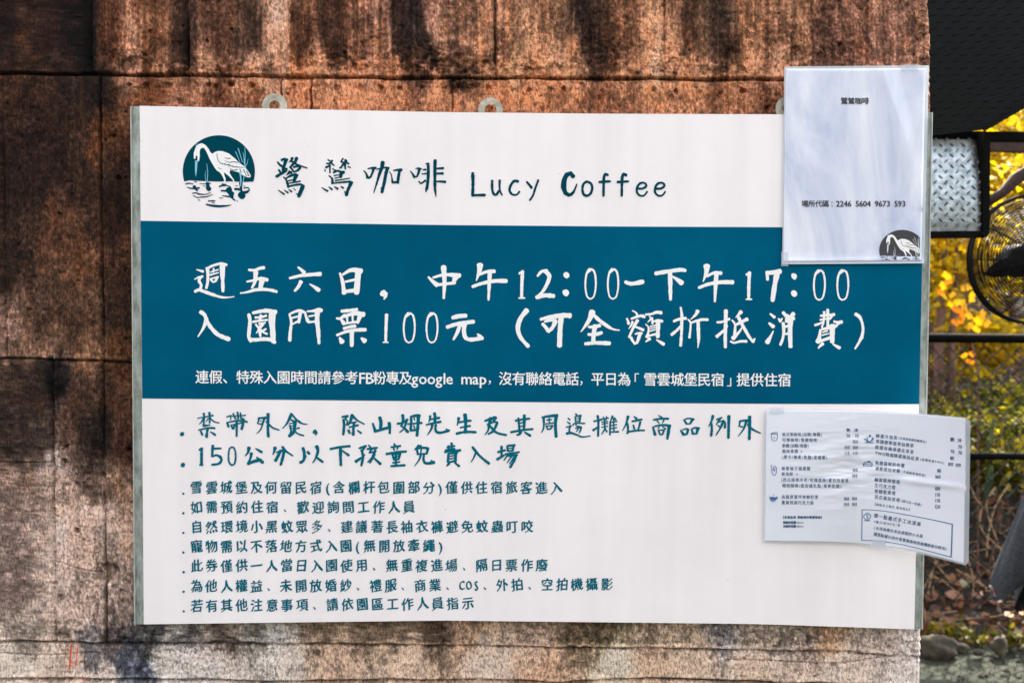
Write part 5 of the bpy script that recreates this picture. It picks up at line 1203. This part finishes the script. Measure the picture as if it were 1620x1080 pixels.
mb = MB(); c0 = Vector(P(1553, 364, YP - .011)); pts = [c0 + Vector((math.cos(a), 0, math.sin(a))) * 8 * ps for a in np.linspace(0, -math.pi / 2, 7)]
mb.tube(pts, 5.2 * ps, 8); mb.out('frame_corner', m_rail, box, True)
for x_ in (1450,):
    mb = MB(); q = P(x_, 372, YP + 0.03); mb.tube([(q[0], q[1], q[2]), (q[0], q[1], -0.02)], 0.014, 10); mb.out('leg', m_rail, box, True)
mb = MB(); q = P(1500, 215, YP + 0.04); mb.box((q[0] - .2, YP + .03, q[2] - 0.01), (q[0] + .2, YP + .07, q[2] + .01)); mb.out('top_rail', m_rail, box)

# ---- fan ------------------------------------------------------------
YN = 1.45; fs = (YN + CAM_D) / F_PX; FC = Vector(P(1637, 410, YN)); FR = 101 * fs
fan = empty('industrial_fan', tuple(FC + Vector((0, 0.05, 0))), 'black round fan with a wire cage hanging before the yellow leaves', 'fan')
m_cage = mat('fan_cage_black', (6, 6, 6), 0.6, 0, 0.15)
def ring(r_, y, rad, n_=72, sub=5):
    mb = MB(); mb.tube([FC + Vector((math.cos(a) * r_, y, math.sin(a) * r_)) for a in np.linspace(0, 2 * math.pi, n_, endpoint=False)], rad, sub, closed=True); return mb
for side, yb in (('front', -0.05), ('rear', 0.06)):
    rim = ring(FR, 0.0 if side == 'front' else 0.02, 0.0050).out('front_rim' if side == 'front' else 'rear_rim', m_cage, fan, True)
    for k in range(20):
        t = (k + 1) / 21; r_ = FR * (0.16 + 0.81 * t); y = yb * math.sqrt(max(0, 1 - t ** 2.4))
        ring(r_, y, 0.0015, 56, 4).out('cage_ring', m_cage, rim, True)
    for k in range(8):
        a = 2 * math.pi * k / 8 + (0.25 if side == 'front' else 0.0); mb = MB(); pts = []
        for t in np.linspace(0, 1, 9):
            r_ = FR * (0.13 + 0.87 * t); pts.append(FC + Vector((math.cos(a) * r_, yb * math.sqrt(max(0, 1 - t ** 2.4)) * 1.06, math.sin(a) * r_)))
        mb.tube(pts, 0.0016, 5); mb.out('cage_spoke', m_cage, rim)
mb = MB(); mb.tube([FC + Vector((0, -0.056, 0)), FC + Vector((0, -0.050, 0)), FC + Vector((0, -0.048, 0))], [0.004, 0.028, 0.030], 20); mb.out('centre_badge', m_cage, fan, True)
mb = MB(); mb.tube([FC + Vector((0, 0.02, 0)), FC + Vector((0, 0.12, 0)), FC + Vector((0, 0.15, 0))], [0.045, 0.05, 0.03], 20); mb.out('motor', m_cage, fan, True)
for k in range(3):
    a0 = R(196) + k * 2 * math.pi / 3; V = []; N = 9
    for t in np.linspace(0, 1, N):
        r_ = FR * (0.12 + 0.70 * t); w = FR * (0.08 + 0.24 * math.sin(math.pi * min(1, t * 0.9 + 0.05)) ** 0.7) * (1 - 0.75 * t ** 5)
        for s_ in (-1, 1):
            da = s_ * w / 2 / r_; V.append(tuple(FC + Vector((math.cos(a0 + da) * r_, s_ * 0.010 + 0.004, math.sin(a0 + da) * r_))))
    V2 = [(x, y + 0.0018, z) for x, y, z in V]; n2 = len(V)
    f = [[2 * i, 2 * i + 1, 2 * i + 3, 2 * i + 2] for i in range(N - 1)]
    f += [[q + n2 for q in ff[::-1]] for ff in f] + [[2 * i, 2 * i + 2, 2 * i + 2 + n2, 2 * i + n2] for i in range(N - 1)] + [[2 * i + 3, 2 * i + 1, 2 * i + 1 + n2, 2 * i + 3 + n2] for i in range(N - 1)] + [[0, n2, 1 + n2, 1], [2 * N - 2, 2 * N - 1, 2 * N - 1 + n2, 2 * N - 2 + n2]]
    build('blade', V + V2, f, m_black, fan, True)
m_rust = noisy('rusty_dark_steel', (24, 18, 15), (70, 44, 34), 60, 0.75, 0.001, 150, c3=(110, 70, 56))
frame = empty('rusty_bracket', tuple(P(1600, 235, YN + 0.1)), 'dark rusty steel bracket carrying the fan', 'bracket')
bar(frame, 'crossbar', P(1440, 226, YN + .1), P(1760, 238, YN + .1), 15 * fs, 0.03, m_rust)
mb = MB(); mb.tube([P(1558, 322, YN + .12), P(1585, 306, YN + .12), P(1606, 284, YN + .12), P(1640, 262, YN + .12), P(1668, 240, YN + .12)], [0.016, 0.014, 0.019, 0.017, 0.015], 10); mb.out('brace', m_rust, frame, True)
mb = MB(); mb.tube([P(1552, 236, YN + .11), P(1553, 262, YN + .11), P(1549, 300, YN + .11), P(1553, 330, YN + .11)], 0.0022, 5); mb.out('hanging_wire', m_black, frame)
mb = MB(); q = P(1672, 238, YN + .115); mb.tube([(q[0], q[1], -0.02), (q[0], q[1], 2.6)], 0.022, 12); mb.out('upright', m_rust, frame, True)
mb = MB(); mb.tube([FC + Vector((0, 0.13, 0)), Vector((q[0], q[1] + 0.02, FC.z))], 0.012, 10); mb.out('fan_arm', m_rust, fan)

# ---- dark draped fabric with striped cord ----------------------------
YC = 1.95; cs = (YC + CAM_D) / F_PX
m_cloth = noisy('dark_cloth', (26, 30, 36), (62, 68, 76), 90, 0.85, 0.0006, 400, detail=8, contrast=(0.3, 0.7))
cloth = empty('folded_parasol', tuple(P(1630, 1010, YC)), 'folded dark fabric parasol leaning at the right edge by the fence', 'parasol')
A0 = Vector(P(1652, 966, YC)); A1 = Vector(P(1722, 560, YC + .05)); N1, N2 = 15, 56; V = []
ax = (A1 - A0).normalized(); sx_ = ax.cross(Vector((0, 1, 0))).normalized(); sy_ = sx_.cross(ax)
for j in range(N1):
    t = j / (N1 - 1)
    for i in range(N2):
        a = 2 * math.pi * i / N2; pl = 1 + 0.30 * math.cos(a * 8 + 0.4 * math.sin(3 * t)) * (1 - 0.3 * t)
        r_ = (0.135 * (1 - t) ** 1.0 + 0.022) * pl * (0.85 if t < 0.04 else 1)
        hem = (0.05 * math.cos(a * 8) * (1 - t) ** 6) - 0.05 * (1 - t) ** 4 * math.cos(a)
        V.append(tuple(A0 + ax * ((A1 - A0).length * t - hem) + sx_ * math.cos(a) * r_ + sy_ * math.sin(a) * r_))
f = []
for j in range(N1 - 1):
    for i in range(N2): f.append([j * N2 + i, j * N2 + (i + 1) % N2, (j + 1) * N2 + (i + 1) % N2, (j + 1) * N2 + i])
build('canopy', V, f, m_cloth, cloth, True)
mb = MB(); mb.tube([A0 - ax * 0.18, A1 + ax * 0.25], 0.012, 12); mb.out('pole', m_rail, cloth, True)
cpts = [Vector(P(x, y, YC - .16)) for x, y in ((1566, 926), (1570, 934), (1574, 943), (1577, 951), (1581, 961), (1584, 972))]
cc = [Vector(v) for v in catmull([tuple(p) for p in cpts], 0.004)]
m_c = [mat('cord_white', (120, 112, 104), 0.8), mat('cord_red', (120, 44, 28), 0.8), mat('cord_white', (0, 0, 0)), mat('cord_blue', (24, 30, 80), 0.8)]
cord = None
for i in range(0, len(cc) - 3, 3):
    mb = MB(); mb.tube(cc[i:i + 4], 0.0034, 6); o = mb.out('cord_twist', m_c[(i // 3) % 4], cloth)

# ---- stones, weeds, fallen leaves at the foot of the fence -----------
m_stone = noisy('stone_mat', (36, 32, 26), (78, 70, 56), 22, 0.92, 0.006, 60, detail=9, c3=(98, 88, 72))
m_stone2 = noisy('pale_stone_mat', (54, 50, 42), (104, 98, 82), 22, 0.92, 0.005, 60, detail=9)
def stone(px0, px1, py0, py1, Y, m, label, seed, dep=0.7):
    a = Vector(P((px0 + px1) / 2, py1, Y)); k = (Y + CAM_D) / F_PX; w = (px1 - px0) * k / 2; h = (py1 - py0) * k
    rr = np.random.default_rng(seed); V = []; nu, nv = 26, 16
    ph = rr.uniform(0, 6, 8)
    for j in range(nv + 1):
        th = math.pi * j / nv
        for i in range(nu):
            a_ = 2 * math.pi * i / nu; d = np.array([math.sin(th) * math.cos(a_), math.sin(th) * math.sin(a_), math.cos(th)])
            r_ = 1 + 0.10 * math.sin(d[0] * 3 + ph[0]) + 0.08 * math.sin(d[1] * 4 + d[2] * 3 + ph[1]) + 0.05 * math.sin(d[2] * 6 + d[0] * 4 + ph[2]) + 0.02 * math.sin(d[0] * 13 + ph[3]) + 0.02 * rr.normal()
            V.append((a.x + d[0] * w * r_, a.y + d[1] * w * dep * r_, a.z + h * 0.45 + d[2] * h * 0.56 * r_))
    f = [[j * nu + i, j * nu + (i + 1) % nu, (j + 1) * nu + (i + 1) % nu, (j + 1) * nu + i] for j in range(nv) for i in range(nu)]
    o = build('stone', V, f, m, None, True, loc=(a.x, a.y, a.z)); tag(o, label, 'stone', 'stones along the foot of the fence')
YS = 2.22
stone(1455, 1517, 1004, 1040, YS, m_stone, 'largest brown stone, lying against the end of the wall', 1)
stone(1508, 1534, 1016, 1032, YS + .05, m_stone2, 'small flat pale stone right of the largest one', 2)
stone(1566, 1593, 1005, 1034, YS, m_stone2, 'upright rounded stone with a pale left side near the right edge', 3)
stone(1613, 1634, 1018, 1032, YS, m_stone2, 'small pale stone cut by the right edge of the picture', 4)
stone(1540, 1556, 1026, 1036, YS - .02, m_stone, 'small dark stone in the gap between the upright and the flat stone', 5)
rg = np.random.default_rng(9); mb = MB()
for i in range(900):
    x = rg.uniform(0.75, 3.6); y = rg.uniform(1.3, 2.45); s_ = rg.uniform(0.004, 0.014)
    c = Vector((x, y, 0.004 + 0.012 * 0)); V = [c + Vector((rg.normal() * .2 * s_ + s_ * q[0], rg.normal() * .2 * s_ + s_ * q[1], s_ * q[2] * .7)) for q in ((1, 0, 0), (0, 1, 0), (-1, 0, 0), (0, -1, 0), (0, 0, 1), (0, 0, -1))]
    mb.add([tuple(v) for v in V], [[0, 1, 4], [1, 2, 4], [2, 3, 4], [3, 0, 4], [1, 0, 5], [2, 1, 5], [3, 2, 5], [0, 3, 5]])
tag(mb.out('gravel', noisy('gravel_stones_mat', (22, 25, 20), (60, 60, 50), 9, 0.9)), kind='stuff')
def weed(px, py, Y, h, n_, size, label, m, seed, spread=0.05):
    rr = np.random.default_rng(seed); b0 = Vector(P(px, py, Y)); b0.z = float(terrain_z(b0.x, Y)) if Y > 2.4 else 0.0
    root = empty('weed', tuple(b0), label, 'weed', 'weeds at the foot of the fence')
    mb = MB(); C = []
    for i in range(n_):
        e = b0 + Vector((rr.normal() * spread, rr.normal() * spread * .6, h * rr.uniform(0.5, 1.1)))
        mb.tube([b0, b0.lerp(e, .5) + Vector((rr.normal() * .006, 0, .01)), e], [0.0016, 0.0013, 0.0008], 4)
        for q in range(2): C.append(b0.lerp(e, 0.45 + 0.18 * q) + Vector(rr.normal(size=3) * 0.010))
    mb.out('stems', m_leaf_weed, root)
    V, Fc = leaves(np.array(C), size, rr, 0.7, 0.7, 0.2); build('foliage', V, Fc, m, root)
weed(1471, 1008, 2.40, 0.13, 9, 0.030, 'thin yellow weed against the end of the wall', m_leaf_weed, 1)
weed(1492, 1008, 2.38, 0.10, 8, 0.034, 'yellow weed above the largest stone', m_leaf_weed, 2)
weed(1527, 1010, 2.36, 0.11, 9, 0.036, 'bright weed right above the flat pale stone', m_leaf_weed, 4)
weed(1547, 1012, 2.34, 0.11, 8, 0.036, 'bushiest bright yellow green weed left of the upright stone', m_leaf_weed, 5)
weed(1597, 1012, 2.30, 0.13, 12, 0.036, 'green weed under the folded parasol', m_leaf_green, 7)
weed(1615, 1012, 2.30, 0.14, 14, 0.036, 'green weed at the right edge beside the small pale stone', m_leaf_green, 8)
def fallen(px, py, Y, w, h, m, label, seed):
    c = Vector(P(px, py, Y)); k = (Y + CAM_D) / F_PX; rr = np.random.default_rng(seed); N = 16; V = [c + Vector((0, 0, h * k * 0.15))]
    for i in range(N):
        a = 2 * math.pi * i / N; r_ = 1 + 0.12 * rr.normal()
        V.append(c + Vector((math.cos(a) * w * k / 2 * r_, math.sin(a) * 0.02, math.sin(a) * h * k / 2 * r_)))
    o = build('fallen_leaf', [tuple(v) for v in V], [[0, 1 + i, 1 + (i + 1) % N] for i in range(N)], m, None, loc=tuple(c)); tag(o, label, 'leaf')
fallen(1510, 940, 2.75, 27, 10, mat('dry_leaf_tan', (140, 100, 78), 0.7), 'pale tan dry leaf caught low in the fence', 1)
fallen(1526, 922, 2.75, 15, 9, mat('dry_leaf_cream', (130, 126, 96), 0.7), 'small cream leaf just above the tan dry leaf', 2)
fallen(1596, 971, 2.2, 13, 4, m_leaf_orange, 'flat orange leaf under the folded parasol', 3)
fallen(1616, 968, 2.2, 10, 4, m_leaf_orange, 'small orange leaf at the right edge under the parasol', 4)
# blade leaves and dry stalks behind the mesh
def blade(pts, w, Y, m, name, label, cat, group=None):
    c = catmull([tuple(p) for p in pts], 8); k = (Y + CAM_D) / F_PX; V = []; N = len(c)
    for i, q in enumerate(c):
        t = i / (N - 1); ww = w * (0.25 + math.sin(math.pi * min(1, t * .93 + .04))) * 0.5
        tg = c[min(i + 1, N - 1)] - c[max(i - 1, 0)]; tg = tg / max(np.linalg.norm(tg), 1e-6); nn = np.array([-tg[1], tg[0]])
        a = P(*(q + nn * ww), Y); b_ = P(*(q - nn * ww), Y); mdl = P(*q, Y + 0.006); V += [tuple(a), tuple(mdl), tuple(b_)]
    f = []
    for i in range(N - 1): f += [[3 * i, 3 * i + 1, 3 * i + 4, 3 * i + 3], [3 * i + 1, 3 * i + 2, 3 * i + 5, 3 * i + 4]]
    base = P(*c[-1], Y)
    o = build(name, V, f, m, None, True, loc=tuple(base)); tag(o, label, cat, group)
m_blade = leaf_mat('blade_green', [(40, 56, 34), (58, 74, 48)], trans=0.25); m_blade_y = leaf_mat('blade_yellow', [(88, 84, 18), (110, 100, 24)], trans=0.3)
blade([(1568, 735), (1566, 760), (1560, 785), (1558, 800)], 10, 2.85, m_blade, 'blade_leaf', 'broad pale green blade leaf below the lower fence rail', 'leaf')
blade([(1612, 680), (1617, 700), (1613, 730)], 7, 2.85, m_blade_y, 'blade_leaf', 'yellow green blade leaf above the lower rail at the right edge', 'leaf')
blade([(1572, 660), (1568, 690), (1565, 712)], 5, 2.85, m_blade, 'blade_leaf', 'green blade leaf just above the lower rail', 'leaf')
blade([(1585, 655), (1584, 690), (1588, 715)], 5, 2.85, m_blade_y, 'blade_leaf', 'narrow upright yellow blade leaf above the lower rail', 'leaf')
blade([(1600, 745), (1590, 758), (1581, 768)], 8, 2.85, m_blade_y, 'blade_leaf', 'slanting yellow blade leaf under the lower rail', 'leaf')
STK = [((1597, 765), (1575, 800), (1563, 850), (1561, 880)), ((1536, 770), (1545, 790), (1556, 805)), ((1553, 805), (1550, 830), (1562, 850)), ((1563, 850), (1585, 870), (1612, 905)), ((1475, 905), (1468, 940), (1462, 985)), ((1476, 925), (1476, 940), (1500, 962), (1545, 1000)), ((1478, 888), (1500, 915), (1508, 925)), ((1463, 978), (1495, 985), (1540, 1000)), ((1470, 958), (1490, 975), (1520, 985)), ((1530, 880), (1540, 915), (1538, 950)), ((1512, 900), (1540, 915), (1560, 930)), ((1575, 770), (1560, 800), (1580, 860))]
STL = ['longest dry stalk bending down under the broad pale green blade leaf', 'short dry stalk beside the menu sheet, upper of the loose ones', 'short dry stalk ending at the knot below the menu sheet corner', 'dry stalk running down right towards the folded parasol', 'upright pale stalk nearest the wall end below the menu sheet', 'thin bent stalk crossing above the yellow weeds to the right', 'short slanting stalk under the corner of the menu sheet', 'low stalk lying just above the large brown stone', 'second low stalk behind the yellow weed by the wall end', 'curved stalk rising above the cream leaf', 'slanting stalk between the menu sheet corner and the striped cord', 'forked dry stalk left of the folded parasol top']
for i, s_ in enumerate(STK):
    Y = 2.75 + 0.05 * (i % 3); mb = MB(); pts = [Vector(P(x, y, Y)) for x, y in s_]; e = pts[-1]
    mb.tube([Vector(v) for v in catmull([tuple(p) for p in pts], 0.03)], 0.0034, 5)
    o = mb.out('dry_stalk', m_dry, None, loc=tuple(e)); tag(o, STL[i], 'stalk', 'dry stalks behind the fence')

# ---- unseen trees added behind the camera to block low sky and vary sheet reflections
for i, (x_, y_, h_) in enumerate(((-6.5, -7.5, 3.6), (-3.4, -8.4, 4.2), (-0.3, -7.8, 3.7), (2.9, -8.3, 4.1), (6.1, -7.6, 3.8))):
    plant('added_tree', (x_, y_, 0.0), ('added unseen tree behind the camera, far left of the row', 'added unseen tree behind the camera, left of the middle one', 'middle tree of the unseen row added behind the camera', 'added unseen tree behind the camera, right of the middle one', 'added unseen tree behind the camera, far right of the row')[i], 'tree', 'unseen trees added behind the camera', m_leaf_dark, 4200, 0.22, (1.75, 1.1, h_ * 0.36), h_ * 0.60, 90 + i, True, 1, 0.09)

rr = np.random.default_rng(77); N_ = 5200
gx_ = rr.uniform(0.8, 3.4, N_); gy_ = 1.25 + 1.15 * rr.random(N_); hh = rr.uniform(0.008, 0.030, N_); an = rr.uniform(0, 6.28, N_); keep = vnoise(gx_ * 100, gy_ * 100, 22, 22, 88, 2) > -0.12
gx_, gy_, hh, an = gx_[keep], gy_[keep], hh[keep], an[keep]; B0 = np.stack([gx_, gy_, np.zeros_like(gx_)], 1); dx = np.stack([np.cos(an), np.sin(an), np.zeros_like(an)], 1)
tip = B0 + dx[:, [1, 0, 2]] * hh[:, None] * 0.5 + np.array([0, 0, 1]) * hh[:, None]
V = np.stack([B0 - dx * 0.0022, B0 + dx * 0.0022, tip], 1).reshape(-1, 3)
tag(build('ground_moss', V, np.arange(len(V)).reshape(-1, 3), leaf_mat('moss_mat', [(22, 34, 12), (44, 54, 20), (66, 66, 30)], trans=0.3)), kind='stuff')
